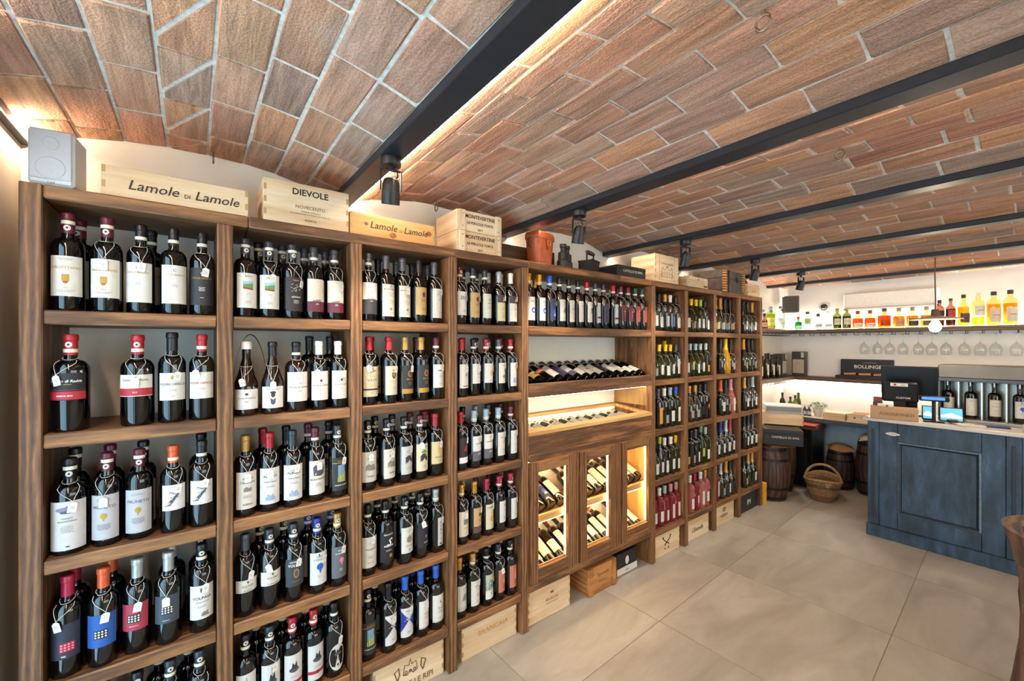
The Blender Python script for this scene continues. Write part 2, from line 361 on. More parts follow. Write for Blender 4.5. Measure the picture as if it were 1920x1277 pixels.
# ------------------------------------------------------------------ wall shelving
YS = 1.80
SZ = [1.712, 1.345, .972, .600, .226]           # shelf tops, top row first
UL = [-.401, .063, .522, .986, 1.442]           # left edges of uprights, left unit
UR = [2.655, 3.101, 3.557, 4.016, 4.478]
PW = .047; TOPZ = 2.08; BK = YB-.004
def upright(x, z1, par, y0=YS): return MB().box(x, y0, 0, x+PW, BK, z1, shelfwood('z'), .003).build('upright', par)
def board(x0, x1, z, par, th=.042, y0=YS+.002, name='shelf_board'):
    return MB().box(x0, y0, z-th, x1, BK, z, shelfwood('x'), .004).build(name, par)
unitL = tag(empty('wine_shelf', (0, 0, 0)), 'brown wooden wine shelf with four bays beside the left wall', 'shelf')
unitR = tag(empty('wine_shelf', (0, 0, 0)), 'brown wooden wine shelf with four bays next to the bar', 'shelf')
for U, par in ((UL, unitL), (UR, unitR)):
    for i, x in enumerate(U):
        upright(x, TOPZ if (U is UL and i == 0) else TOPZ-.04, par)
        if i < 4:
            for z in SZ: board(x+PW+.0005, U[i+1]-.0005, z, par)
board(UL[0]+PW+.001, .157, TOPZ, unitL, .04, YS, 'top_board'); board(.158, 1.02, TOPZ, unitL, .04, YS, 'top_board'); board(1.021, UL[4]+PW, TOPZ, unitL, .04, YS, 'top_board')
board(UR[0], 3.70, TOPZ, unitR, .04, YS, 'top_board'); board(3.701, UR[4]+PW, TOPZ, unitR, .04, YS, 'top_board')
# ---- display cabinet in the middle
C0, C1 = UL[4]+PW+.001, UR[0]-.001
cab = tag(empty('display_cabinet', (0, 0, 0)), 'brown wooden display cabinet with glass case and three glazed doors', 'cabinet')
board(C0, 2.30, TOPZ, cab, .04, YS, 'top_board'); board(2.301, C1, TOPZ, cab, .04, YS, 'top_board')
board(C0, C1, 1.714, cab, .05)
W = shelfwood('x'); WZ = shelfwood('z'); lw = wood('x', '#a5783f', '#c79a5e', '#dcb67e', .5, 1.0, .05); lwz = wood('z', '#9c7440', '#bf9358', '#d6ae74', .5, 1.0, .05)
# sloping rack for the lying bottles
RA = R(24)
MB().box(C0, YS, 1.31, C1, YS+.03, 1.387, W, .004).box(C0, YS-.006, 1.31, C1, YS, 1.345, W, .002).build('rack_rail', cab)
MB().box(C0, YS+.03, 1.31, C1, BK, 1.335, W).build('shelf_board', cab)
# glass-topped case
CZf, CZb = 1.115, 1.155
MB().box(C0, YS, .989, C1, YS+.022, CZf-.006, W, .003).build('case_front', cab)
MB().box(C0, YS-.006, .947, C1, YS+.02, .988, W, .004).build('rail', cab)
MB().box(C0, YS+.022, .95, C1, BK, .968, lw).build('case_floor', cab)
sl = (CZb-CZf)/(BK-YS)
def slope_frame(x0, x1, y0, y1, mat, nm):
    v = [(x, y, CZf+(y-YS)*sl+dz) for dz in (-.02, 0) for y in (y0, y1) for x in (x0, x1)]
    MB().add(v, [(0,2,3,1),(4,5,7,6),(0,1,5,4),(1,3,7,5),(3,2,6,7),(2,0,4,6)], mat).build(nm, cab)
slope_frame(C0, C1, YS-.004, YS+.05, lw, 'case_lid_rail'); slope_frame(C0, C1, BK-.035, BK, lw, 'case_lid_rail')
slope_frame(C0, C0+.04, YS+.0505, BK-.0355, lw, 'case_lid_rail'); slope_frame(C1-.04, C1, YS+.0505, BK-.0355, lw, 'case_lid_rail')
v = [(x, y, CZf-.006+(y-YS)*sl) for y in (YS+.051, BK-.036) for x in (C0+.041, C1-.041)]
MB().add(v, [(0, 1, 3, 2)], thin_glass('#f6faf8', .35)).build('glass_top', cab)
warm = '#ffdca6'
MB().box(C0+.02, YS+.026, 1.086, C1-.02, YS+.036, 1.0935, glow(warm, 80)).build('led_strip', cab)
MB().box(C0+.05, BK-.034, 1.118, C1-.05, BK-.024, 1.126, glow(warm, 22)).build('led_strip', cab)  # extra strip at the back, added to brighten the lying bottles
MB().box(C0+.02, YS+.04, 1.302, C1-.02, YS+.055, 1.309, glow('#fff0d8', 30)).build('led_strip', cab)
# cupboard with three glazed doors
ZB0, ZB1 = .21, .255
MB().box(C0, YS, ZB0, C1, YS+.03, ZB1, W, .003).build('bottom_rail', cab)
MB().box(C0, YS+.03, ZB0+.01, C1, BK, ZB0+.03, lw).build('cupboard_floor', cab)
for x, s in ((C0, 1), (C1, -1)):
    MB().box(min(x, x+.008*s), YS+.04, .245, max(x, x+.008*s), BK, .945, lwz).build('lining_panel', cab)
    MB().box(min(x, x+.006*s), YS+.04, 1.16, max(x, x+.006*s), BK, 1.305, lwz).build('lining_panel', cab)
D = [(xs(994.5, YS), xs(1075.5, YS), xs(1007.6, YS), xs(1062.8, YS)), (xs(1085.9, YS), xs(1154.8, YS), xs(1098.6, YS), xs(1142.8, YS)), (xs(1165, YS), xs(1222, YS)-.012, xs(1173.8, YS), xs(1213.4, YS))]
D[0] = (C0+.004,)+D[0][1:]; D[2] = (D[2][0], C1-.004)+D[2][2:]
MB().box(D[0][1]+.003, YS, ZB1+.001, D[1][0]-.003, YS+.022, .946, WZ, .002).build('stile', cab)
MB().box(D[1][1]+.003, YS, ZB1+.001, D[2][0]-.003, YS+.022, .946, WZ, .002).build('stile', cab)
DZ0, DZ1, GZ0, GZ1 = .258, .944, .335, .885
for x0, x1, g0, g1 in D:
    dr = empty('door', (0, 0, 0)); dr.parent = cab
    MB().box(x0, YS-.012, DZ0, g0, YS+.012, DZ1, WZ, .002).build('stile', dr); MB().box(g1, YS-.012, DZ0, x1, YS+.012, DZ1, WZ, .002).build('stile', dr)
    MB().box(g0, YS-.012, GZ1, g1, YS+.012, DZ1, W, .002).build('rail', dr); MB().box(g0, YS-.012, DZ0, g1, YS+.012, GZ0, W, .002).build('rail', dr)
    MB().box(g0+.001, YS-.002, GZ0+.001, g1-.001, YS+.002, GZ1-.001, thin_glass('#fbfbf8', .35)).build('pane', dr)
    b = MB()
    for a0, a1 in ((g0, g0+.006), (g1-.006, g1)): b.box(a0, YS+.0125, GZ0, a1, YS+.017, GZ1, lwz)
    for z0, z1 in ((GZ0, GZ0+.006), (GZ1-.006, GZ1)): b.box(g0, YS+.0125, z0, g1, YS+.017, z1, lw)
    b.build('bead', dr)
    b = MB().box(g1+.002, YS+.018, GZ0, g1+.009, YS+.026, GZ1, glow(warm, 36)); b.build('led_strip', cab)
    MB().box(g0-.009, YS+.018, GZ0, g0-.002, YS+.026, GZ1, glow(warm, 36)).build('led_strip', cab)
MB().box(C0+.02, YS+.03, .935, C1-.02, YS+.045, .942, glow(warm, 90)).build('led_strip', cab)
MB().box(C0+.009, YS+.03, .572, C1-.009, YS+.05, .614, lw, .002).build('rack_rail', cab)
MB().box(C0+.009, YS+.05, .572, C1-.009, BK, .588, lw).build('shelf_board', cab)
MB().box(C0+.02, YS+.052, .560, C1-.02, YS+.066, .567, glow(warm, 90)).build('led_strip', cab)

# ------------------------------------------------------------------ bottles
# silhouettes (radius, height) in metres: glass profile, where the capsule starts, body radius
def smooth(a, b, n=5): return [(a[0]+(b[0]-a[0])*(.5-.5*math.cos(math.pi*k/n)), a[1]+(b[1]-a[1])*k/n) for k in range(1, n+1)]
def bott(r, hb, hs, rn, h, slope=False):
    p = [(r*.8, .004), (r*.93, 0), (r, .006), (r, hb)]
    if slope: p += [(r+(rn-r)*(k/6)**.8*(1 if k > 1 else .8), hb+(hs-hb)*k/6) for k in range(1, 7)]
    else:
        for k in range(1, 7):
            a = math.pi/2*k/6; p.append((rn*1.15+(r-rn*1.15)*math.cos(a), hb+(hs-hb)*math.sin(a)*.8))
        p.append((rn*1.02, hs))
    p += [(rn, h-.022), (rn, h-.02), (rn*1.13, h-.018), (rn*1.13, h-.004), (rn, h), (0, h)]
    return p
TYPE = {  # profile, body radius, capsule bottom, top, neck radius
 'bd': (bott(.0375, .190, .232, .0140, .300), .0375, .240, .300, .0140),
 'bt': (bott(.0385, .194, .236, .0145, .306), .0385, .243, .306, .0145),
 'st': (bott(.0435, .185, .225, .0150, .296), .0435, .232, .296, .0150),
 'bu': (bott(.0410, .130, .230, .0150, .296, True), .0410, .238, .296, .0150),
 'ch': (bott(.0430, .140, .245, .0155, .318, True), .0430, .215, .318, .0155),
 'fl': (bott(.0355, .155, .255, .0140, .320, True), .0355, .265, .320, .0140),
}
def wineglass_mat(col, trans=False):
    key = ('bottle', col)
    if key in MATS: return MATS[key]
    m, nt, b = nodes('bottle_glass_%d' % len(MATS))
    lwt = N(nt, 'ShaderNodeTexNoise'); lwt.inputs['Scale'].default_value = 9
    c = hexc(col); r = ramp(nt, [(.3, tuple(x*.8 for x in c[:3])+(1,)), (.7, c)]); nt.links.new(lwt.outputs['Fac'], r.inputs[0]); nt.links.new(r.outputs[0], b.inputs['Base Color'])
    b.inputs['Roughness'].default_value = .06; b.inputs['Specular IOR Level'].default_value = .55; b.inputs['Coat Weight'].default_value = .3; b.inputs['Coat Roughness'].default_value = .03
    if trans: b.inputs['Transmission Weight'].default_value = trans; b.inputs['IOR'].default_value = 1.2
    MATS[key] = m; return m
GL = {'k': ('#040506', 0), 'g': ('#14180c', 0), 'b': ('#1c0e08', 0), 'r': ('#8c2b33', .35), 'p': ('#c9706a', .4), 'y': ('#b98a1c', .15), 'w': ('#2a2c12', .2)}
CAPC = {'k': '#15161a', 's': '#3a3f47', 'm': '#5a1f2e', 'r': '#a5232c', 'c': '#a3203f', 'o': '#c9562a', 'O': '#d08a1e', 'G': '#b08a4a', 'v': '#a9abad', 'w': '#e6e0d4', 'b': '#27348c', 'B': '#2f5fc0', 'n': '#232742',
        'y': '#e0b21c', 'l': '#94b83a', 'e': '#27504a', 'q': '#9db4bd', 'P': '#c98a96', 'z': '#4f545c', 'L': '#5f8f78', 'x': '#c08a3a'}
CAPN = {'k': 'black', 's': 'slate', 'm': 'maroon', 'r': 'red', 'c': 'crimson', 'o': 'orange', 'O': 'amber', 'G': 'gold', 'v': 'silver', 'w': 'white', 'b': 'navy', 'B': 'blue', 'n': 'indigo', 'y': 'yellow', 'l': 'lime', 'e': 'green',
        'q': 'pale blue', 'P': 'pink', 'z': 'grey', 'L': 'mint', 'x': 'bronze'}
INK = {'k': '#1c1a1c', 'g': '#a8873c', 'r': '#a3222f', 'b': '#2450a8', 'w': '#eeeae2', 'm': '#5d2033', 's': '#454955', 't': '#7a736a', 'o': '#d9772a', 'n': '#2c3450', 'y': '#d8b424', 'e': '#5d8a42', 'p': '#d07a92', 'c': '#8a9ab8', 'd': '#2b2d33', 'a': '#c79a62', 'S': '#8fb4d4', 'V': '#7b7394'}
def ink(k): return plain(INK[k] if len(k) == 1 else k, .55, .4 if k == 'g' else 0, .03, 60)
def lines(z, n, w, c): return ('l', z, n, w, c)
# label designs: paper, bottom, top (mm above base), half angle, printing, description
LB = {
 'gall': ('#e4dfd2', 52, 128, 62, [('t', 'GALLETTANO', 104, 8.5, 'g'), ('s', 0, 84, 15, 19, 'g'), ('r', -5, 78, 5, 80, 'r'), ('t', '2013', 67, 4.5, 't'), lines(123, 2, 36, 't'), lines(63, 2, 46, 't')], 'cream label with gold crest'),
 'coll': ('#e9e6de', 42, 126, 62, [('t', 'C', 112, 10, 's'), ('t', 'COLLE BERETO', 103, 7, 'g'), lines(84, 3, 22, 't')], 'plain white label with small monogram'),
 'collk': ('#222228', 42, 122, 62, [('t', 'C', 108, 10, 'w'), ('t', 'COLLE BERETO', 98, 7.2, 'g'), lines(80, 4, 24, 'w'), lines(58, 1, 14, 'w')], 'black label with gold lettering'),
 'radk': ('#17161c', 96, 178, 66, [('t', 'Castello di Radda', 150, 11, 'w', .25), ('r', -16, 143, 16, 144.5, 'g'), ('r', -99, 98, 99, 122, 'r'), ('t', 'RISERVA 2013', 107, 6, 'w'), ('r', -99, 126, 99, 127, 'r')], 'black label and red band'),
 'radw': ('#e8e4da', 96, 166, 66, [('t', 'Castello di Radda', 146, 10, 's', .25), ('r', -99, 98, 99, 122, 'r'), ('t', '2012', 107, 6, 'w'), lines(136, 2, 30, 't')], 'white label and red band'),
 'capk': ('#e7e2d6', 88, 152, 62, [('t', 'PODERE CAPACCIA', 123, 8.6, 'd'), ('e', 0, 141, 6, 5, 'g'), lines(113, 2, 26, 't'), lines(98, 1, 8, 's')], 'cream label with dark lettering'),
 'capr': ('#e7e2d6', 88, 152, 62, [('t', 'PODERE CAPACCIA', 123, 8.6, 'r'), ('e', 0, 141, 6, 5, 'w'), lines(113, 2, 26, 't'), lines(98, 1, 8, 's')], 'cream label with red lettering'),
 'dipr': ('#d8d3cf', 18, 150, 64, [('e', -4, 128, 22, 7, 'V'), ('e', 10, 134, 14, 5, 'V'), ('e', 2, 121, 17, 4, 's'), ('t', 'VIGNETI', 102, 5.5, 't'), ('t', 'MONTEVERDI', 94, 5.5, 't'), lines(84, 6, 34, 't'), ('e', 2, 28, 5, 1.5, 'k')], 'tall pale label with violet landscape'),
 'prun': ('#bdb9bb', 26, 132, 62, [('t', 'PRUNETO', 100, 10.5, 's'), ('e', 0, 82, 8, 7, 'g'), ('r', -2, 70, 2, 77, 'g'), lines(122, 2, 40, 't'), lines(62, 5, 44, 's')], 'grey label with golden tree'),
 'slan': ('#e3e0db', 92, 152, 56, [('t', 'Poggio', 131, 9, 'd', .3), ('t', 'al Sole', 121, 7, 'd', .3), ('p', [(-26, 103), (22, 142), (24, 142), (-10, 103)], 's'), lines(146, 1, 30, 't')], 'white label with slanted stroke'),
 'slan2': ('#e3e0db', 96, 152, 56, [('t', 'Poggio', 133, 9, 'd', .3), ('t', 'al Sole', 123, 7, 'd', .3), ('p', [(-26, 105), (22, 142), (24, 142), (-10, 105)], 's')], 'white label above gold stripe'),
 'gridp': ('#26293a', 70, 140, 58, [('g', 8, 84, 'r', '#e08aa6'), ('t', 'TRE', 74, 5, 'w')], 'navy label with pink dot grid'),
 'gridb': ('#1f56a6', 75, 148, 60, [('g', 0, 94, 'k', 'w')], 'bright blue label with white dot grid'),
 'gridr': ('#a82f45', 92, 160, 58, [('g', 0, 112, 'k', 'w'), lines(104, 1, 40, 'w')], 'red label with white dot grid'),
 'grids': ('#3b4351', 85, 155, 58, [('g', 2, 108, 'k', 'w'), lines(93, 1, 20, 'w')], 'slate label with white dot grid'),
 'volp': ('#e2ded4', 55, 140, 60, [('s', 0, 127, 9, 12, 's'), ('t', 'VOLPAIA', 105, 11, 'd'), ('t', 'Chianti Classico', 97, 5, 't', .3), ('p', [(-2, 62), (0, 70), (6, 74), (12, 70), (16, 76), (20, 62)], 't'), lines(88, 2, 28, 't')], 'white label with shield and hill town'),
 'volpl': ('#dfd9cc', 92, 138, 66, [('s', 0, 128, 7, 8, 's'), ('t', 'VOLPAIA', 111, 10, 'd'), lines(106, 1, 30, 't'), ('t', 'Balifico', 94, 10, 't', .2)], 'wide low cream label'),
 'volpc': ('#dfd9cc', 92, 145, 66, [('s', 0, 134, 7, 9, 's'), ('t', 'VOLPAIA', 117, 10, 'd'), lines(111, 1, 30, 't'), ('t', 'Coltassala', 96, 10, 't', .2)], 'wide cream label with script'),
 'volpk': ('#33363e', 70, 140, 60, [('t', 'CASTELLO DI', 131, 6, 'w'), ('t', 'VOLPAIA', 121, 11, 'w'), ('e', 2, 103, 10, 12, 'g'), ('e', 2, 103, 7, 9, 's'), lines(84, 2, 34, 't')], 'dark label with golden oval'),
 'istw': ('#e8e4da', 40, 150, 60, [('t', 'Istine', 138, 8, 's'), ('p', [(-16, 114), (-16, 106), (16, 100), (16, 118)], 'e'), ('p', [(-16, 124), (-16, 114), (16, 118), (16, 124)], 'S'), ('p', [(-16, 106), (-16, 100), (16, 97), (16, 101)], 'r'), lines(86, 2, 16, 't'), lines(62, 3, 24, 't')], 'white label with landscape stripes'),
 'istk': ('#2b2623', 34, 140, 60, [('t', 'Istine', 128, 8, 'a'), ('x', 0, 108, 34, 26, 'w'), ('t', 'LEVIGNE', 76, 7, 'w'), lines(68, 4, 24, 'w')], 'black label with scratched drawing'),
 'mela': ('#e5dccb', 36, 132, 60, [('r', -99, 36, 99, 66, 'm'), ('p', [(-20, 66), (-14, 70), (-8, 68), (-2, 73), (4, 69), (12, 74), (20, 66)], 't'), lines(60, 2, 18, 'w'), lines(124, 1, 8, 't')], 'cream label with wine red base'),
 'carb': ('#e6e2da', 26, 106, 72, [('r', -5, 82, 5, 91, 'd'), ('t', 'Tenuta di Carleone', 68, 9, 't', .35), lines(58, 2, 16, 's')], 'broad white label with small square'),
 'carf': ('#e6e2da', 24, 112, 66, [('e', 0, 78, 8, 10, 'd'), ('e', 0, 88, 11, 5, 'k'), ('p', [(-10, 66), (-8, 44), (0, 36), (8, 44), (10, 66), (0, 58)], 's'), ('t', 'Tenuta di Carleone', 100, 7, 't', .35), lines(32, 1, 20, 't')], 'white label with bearded figure'),
 'carl': ('#e6e2da', 50, 150, 68, [('t', 'Tenuta di Carleone', 96, 9, 't', .35), lines(86, 2, 20, 't')], 'tall white label'),
 'cars': ('#e6e2da', 48, 140, 66, [('r', -4.5, 106, 4.5, 114, 'd'), ('t', 'Tenuta di Carleone', 93, 8, 't', .35), lines(82, 2, 14, 't')], 'white label with small square'),
 'albo': ('#dedbd4', 34, 150, 62, [('t', "CASTELLO D'", 130, 4.5, 's'), ('t', 'ALBOLA', 120, 10.5, 'd'), ('t', 'Chianti Classico', 104, 5.5, 's', .3), ('p', [(-16, 46), (-16, 58), (-10, 58), (-10, 66), (-5, 66), (-5, 60), (5, 60), (5, 66), (10, 66), (10, 58), (16, 58), (16, 46)], 'c'), lines(92, 2, 30, 't')], 'white label with castle engraving'),
 'albc': ('#dcd6cb', 34, 150, 62, [('t', 'Acciaiolo', 126, 8, 's', .3), ('t', 'Centenario', 114, 9, 'd', .3), ('p', [(-12, 88), (-12, 98), (-4, 104), (4, 98), (12, 102), (12, 88)], 't'), ('t', 'ALBOLA', 46, 7, 'd'), lines(76, 3, 30, 't')], 'cream label with script lettering'),
 'mont': ('#dfdacd', 34, 138, 60, [('t', 'MONTERAPONI', 78, 7.5, 'd'), ('p', [(-20, 92), (-22, 118), (-12, 126), (-8, 118), (0, 128), (9, 120), (14, 126), (22, 116), (20, 96), (6, 90)], 's'), lines(68, 4, 34, 't'), lines(130, 1, 30, 's')], 'cream label with farmhouse drawing'),
 'cypr': ('#25272c', 34, 140, 58, [('r', -15, 62, 15, 116, '#6d8fae'), ('p', [(-15, 62), (-15, 76), (15, 92), (15, 62)], 'y'), ('p', [(-13, 64), (-10, 112), (-7, 64)], 'e'), ('p', [(-5, 64), (-2, 104), (0, 64)], 'e'), ('p', [(2, 64), (4, 98), (6, 64)], 'e'), ('p', [(8, 64), (9.5, 94), (11, 64)], 'e'), ('r', -99, 122, 99, 124, 'g'), ('t', 'FONTODI', 127, 6, 'g'), ('t', 'CHIANTI CLASSICO', 50, 5, 'w')], 'dark label with painted cypress row'),
 'bird': ('#dcdad6', 42, 138, 58, [('t', 'PODERE', 124, 5, 's'), ('t', 'LE CINCIOLE', 115, 6, 'd'), ('e', 3, 96, 12, 10, 'b'), ('p', [(-3, 92), (9, 88), (3, 74)], 'b'), lines(70, 3, 14, 't'), ('r', -2, 126, 2, 134, 'd')], 'white label with blue bird'),
 'birdg': ('#63666e', 42, 138, 58, [('t', 'PODERE', 124, 5, 'w'), ('t', 'LE CINCIOLE', 115, 6, 'w'), ('e', 3, 96, 9, 8, 'p'), ('p', [(-1, 92), (7, 88), (3, 78)], 'p'), lines(70, 3, 14, 'w')], 'grey label with pink flower'),
 'scar': ('#dcd8d2', 30, 135, 58, [('e', 0, 84, 17, 8, 's'), ('p', [(-10, 84), (-5, 108), (2, 100), (8, 112), (12, 86)], 'd'), ('r', -1, 104, 1, 126, 's'), lines(62, 3, 30, 't'), ('e', 0, 42, 4, 5, 'r')], 'white label with shoe sketch'),
 'scarr': ('#dcd8d2', 30, 140, 58, [('e', 0, 94, 17, 8, 's'), ('p', [(-10, 94), (-5, 116), (2, 108), (8, 120), (12, 96)], 'd'), ('r', -99, 50, 99, 60, 'r'), ('e', 0, 55, 5, 6, 'm'), lines(74, 2, 30, 't')], 'white label with sketch and red stripe'),
 'scaro': ('O#dcd8d2', 28, 138, 54, [('e', 0, 98, 15, 8, 's'), ('p', [(-9, 98), (-4, 118), (2, 110), (8, 120), (11, 100)], 'd'), lines(76, 2, 24, 't'), ('e', 0, 52, 4, 6, 'm')], 'oval white label with sketch'),
 'half': ('#dcd6ca', 36, 140, 60, [('r', -99, 36, 99, 84, 'd'), ('p', [(-20, 84), (-12, 88), (-4, 86), (4, 90), (12, 86), (20, 88), (20, 84)], 't'), lines(78, 1, 20, 'w'), lines(128, 1, 12, 't')], 'white over dark label'),
 'mtv': ('#ddd4c2', 28, 142, 60, [('t', 'MONTEVERTINE', 122, 7.2, 's'), ('p', [(-6, 132), (0, 138), (6, 132)], 't'), lines(112, 5, 38, 't'), lines(86, 5, 40, 't'), ('p', [(-8, 52), (-2, 62), (6, 56), (2, 48)], 't'), lines(42, 2, 30, 't')], 'cream label covered in small print'),
 'plw': ('#dedad2', 30, 132, 60, [('t', 'POGGIO', 118, 6, 't'), ('t', 'SCALETTE', 110, 6, 't'), lines(96, 2, 26, 't'), lines(52, 2, 20, 't')], 'plain tall white label'),
 'orna': ('#ddcfae', 42, 154, 60, [('e', 0, 138, 16, 5, 'g'), ('s', 0, 146, 10, 10, 'g'), ('x', 0, 104, 40, 8, 's'), lines(122, 3, 36, 'a'), lines(88, 3, 36, 'a'), ('r', -99, 66, 99, 72, 'd'), lines(58, 2, 20, 't')], 'ornate parchment label with dark stripe'),
 'cres': ('#dccfb4', 44, 152, 60, [('s', 0, 116, 18, 24, 'm'), ('e', 0, 120, 6, 8, 'g'), ('p', [(-7, 132), (-7, 140), (-3, 135), (0, 141), (3, 135), (7, 140), (7, 132)], 'g'), ('t', 'BROLIO', 92, 7, 'a'), lines(72, 2, 10, 's')], 'parchment label with crowned crest'),
 'blkg': ('#26282c', 44, 152, 60, [('e', 0, 120, 11, 13, 'g'), ('e', 0, 120, 7, 9, 'm'), ('t', 'BROLIO', 96, 8, 'g'), lines(88, 4, 26, 'g'), ('r', -99, 44, 99, 62, 'g')], 'black label with gold seal and base'),
 'nerw': ('#dedad2', 64, 152, 60, [('p', [(-16, 130), (4, 132), (14, 138), (8, 132), (16, 130), (16, 128), (-16, 127)], 'k'), lines(112, 3, 30, 't'), lines(80, 2, 24, 't')], 'white label with dark flourish'),
 'y20': ('#e2dfd8', 54, 150, 60, [('t', '2015', 118, 20, 'd'), ('r', -20, 112, 20, 113, 's'), ('t', 'isole', 70, 7, 'd')], 'white label with large year'),
 'tanl': ('#c0a06a', 44, 128, 62, [('e', 0, 106, 8, 8, 'm'), lines(92, 4, 36, 'm'), lines(64, 3, 28, 's')], 'tan label'),
 'greenw': ('#d8dacb', 44, 128, 62, [('p', [(-6, 104), (0, 114), (6, 104)], 'e'), ('t', 'FELSINA', 94, 6, 's'), lines(82, 3, 30, 't')], 'pale label with green mark'),
 'twot': ('#d9cf9f', 28, 132, 60, [('r', -99, 102, 99, 132, '#3c2b33'), ('p', [(-8, 106), (-4, 124), (6, 122), (8, 108)], 'a'), lines(84, 4, 32, 't'), lines(48, 2, 24, 's')], 'straw label with dark top band'),
 'twow': ('#dfddd0', 28, 132, 60, [('r', -99, 102, 99, 132, '#3c2b33'), ('p', [(-8, 106), (-4, 124), (6, 122), (8, 108)], 'a'), ('t', 'ama', 76, 9, 's', .3), lines(56, 3, 24, 't')], 'white label with dark top band'),
 'redw': ('#e2ddd4', 52, 140, 60, [('t', 'Rr', 96, 16, 'r', .2), ('r', -20, 58, 20, 61, 'm'), lines(120, 2, 20, 't')], 'white label with red script'),
 's8': ('#e0dcd6', 74, 148, 60, [('t', '8', 128, 16, 'r'), ('t', 'ROCCA', 108, 7, 'd'), lines(98, 2, 30, 't')], 'white label with red numeral'),
 'face': ('#dedad4', 74, 150, 60, [('e', 4, 112, 8, 13, 'a'), lines(138, 1, 30, 't'), lines(84, 2, 30, 't')], 'white label with pale figure'),
 'vall': ('#dfd8c8', 66, 152, 60, [('t', 'Vignamaggio', 140, 6.5, 's', .2), ('p', [(-18, 92), (-4, 104), (18, 96), (16, 92), (0, 86)], 't'), ('e', 2, 118, 3, 8, 'm'), lines(80, 1, 24, 's')], 'cream label with field drawing'),
 'villa': ('#dedad2', 42, 152, 60, [('t', 'Villa', 140, 7, 's'), ('t', 'Calcinaia', 131, 7, 's'), ('s', 0, 116, 5, 8, 'r'), ('p', [(-22, 58), (-22, 76), (-14, 84), (-6, 76), (6, 86), (14, 78), (22, 82), (22, 58)], 'c'), lines(50, 1, 24, 't')], 'white label with town engraving'),
 'bldg': ('#d9d4c6', 42, 136, 60, [('p', [(-20, 78), (-20, 92), (-8, 100), (-2, 94), (12, 98), (20, 88), (20, 78)], 't'), ('t', 'Fattoria', 112, 8, 'd', .3), ('t', 'Rodano', 58, 8, 'd', .3), lines(128, 1, 34, 's')], 'cream label with faint estate drawing'),
 'bull': ('#cfcac8', 46, 142, 60, [('p', [(-18, 84), (-18, 104), (-8, 110), (8, 108), (18, 102), (18, 84), (12, 84), (10, 94), (-8, 94), (-10, 84)], 'd'), lines(126, 2, 36, 's'), lines(70, 4, 36, 't')], 'greyish label with dark bull'),
 'bullc': ('#dfd4b4', 46, 142, 60, [('p', [(-18, 80), (-18, 100), (-8, 108), (8, 106), (18, 100), (18, 80), (12, 80), (10, 92), (-8, 92), (-10, 80)], 'd'), ('t', 'CASALOSTE', 128, 6.5, 'd'), ('p', [(-16, 112), (0, 122), (16, 112), (0, 108)], 'e'), lines(66, 3, 30, 'r')], 'straw label with estate engraving'),
 'masp': ('#d2c294', 70, 142, 60, [('p', [(-6, 104), (-6, 122), (0, 128), (6, 122), (6, 104)], 'a'), ('t', 'MASSETO', 90, 7, 's'), lines(82, 2, 30, 'a')], 'straw label with small tower'),
 'lowl': ('#d8d2c6', 40, 130, 60, [lines(112, 2, 24, 't'), ('t', 'TERRABIANCA', 92, 6, 's'), lines(74, 3, 30, 't'), ('r', -14, 54, 14, 55, 'r')], 'plain cream label'),
 'scri': ('#16171b', 40, 150, 62, [('t', 'BELLAVISTA', 138, 6.5, 'w'), ('t', 'S', 100, 34, 'w', .4), ('t', 'elezione', 96, 11, 'w', .4), ('e', 10, 62, 7, 7, 'g'), lines(84, 2, 36, 'w')], 'black label with large white script'),
 'amaw': ('#dcd8cc', 58, 142, 60, [('p', [(-14, 96), (-12, 110), (0, 116), (12, 110), (14, 96), (0, 90)], 't'), ('t', 'LILLIANO', 80, 7, 's'), ('e', 0, 68, 4, 4, 'g'), lines(132, 2, 28, 't')], 'white label with winged emblem'),
 'blk': ('#201f26', 60, 146, 60, [('t', 'RISERVA', 128, 7, 'w'), ('r', -5, 92, 5, 102, 'V'), lines(78, 2, 30, 'w')], 'black label with small violet square'),
 'vert': ('#cfcdca', 38, 146, 26, [('r', -8, 42, 8, 48, 's'), ('t', 'N', 122, 12, 'd'), ('t', 'V', 108, 12, 'd'), ('t', 'R', 94, 12, 'd'), ('t', 'L', 80, 12, 'd'), lines(66, 3, 12, 's')], 'narrow upright grey label'),
 'diak': ('#dfdcd8', 40, 148, 60, [('p', [(-40, 140), (0, 104), (-40, 66)], 'k'), ('p', [(40, 118), (0, 104), (40, 52)], 'k'), ('t', 'IPPOLITO', 134, 6, 's', .2), ('t', '2013', 56, 7, 't')], 'white label with black wedges'),
 'diab': ('#dfdcd8', 40, 148, 60, [('p', [(-40, 140), (0, 104), (-40, 60)], '#1d2f86'), ('p', [(40, 128), (0, 104), (40, 56)], '#1d2f86'), ('t', 'IPPOLITO', 134, 6, 'b', .2), ('t', '2013', 56, 7, 'b')], 'white label with blue wedges'),
 'feath': ('#e4e1d8', 44, 152, 60, [('p', [(-2, 120), (0, 134), (3, 122), (10, 118)], 'd'), ('t', 'Nunzi', 96, 10, 'g', .5), ('t', 'Conti', 82, 10, 'g', .5), lines(62, 2, 30, 't'), ('r', -99, 47, 99, 48.5, 'r')], 'white label with gold script'),
 'dkr': ('#2b2428', 44, 140, 60, [('p', [(-14, 92), (0, 118), (14, 96), (4, 84)], '#8a3038'), ('r', -99, 44, 99, 66, 'w'), lines(60, 2, 30, 's')], 'dark label with white base'),
 'whbk': ('#dcdad6', 44, 146, 60, [('r', -99, 44, 99, 84, '#50525a'), ('t', 'BOSCARELLI', 112, 6.5, 'd'), lines(134, 2, 30, 't'), lines(76, 3, 30, 'w')], 'white label with grey base'),
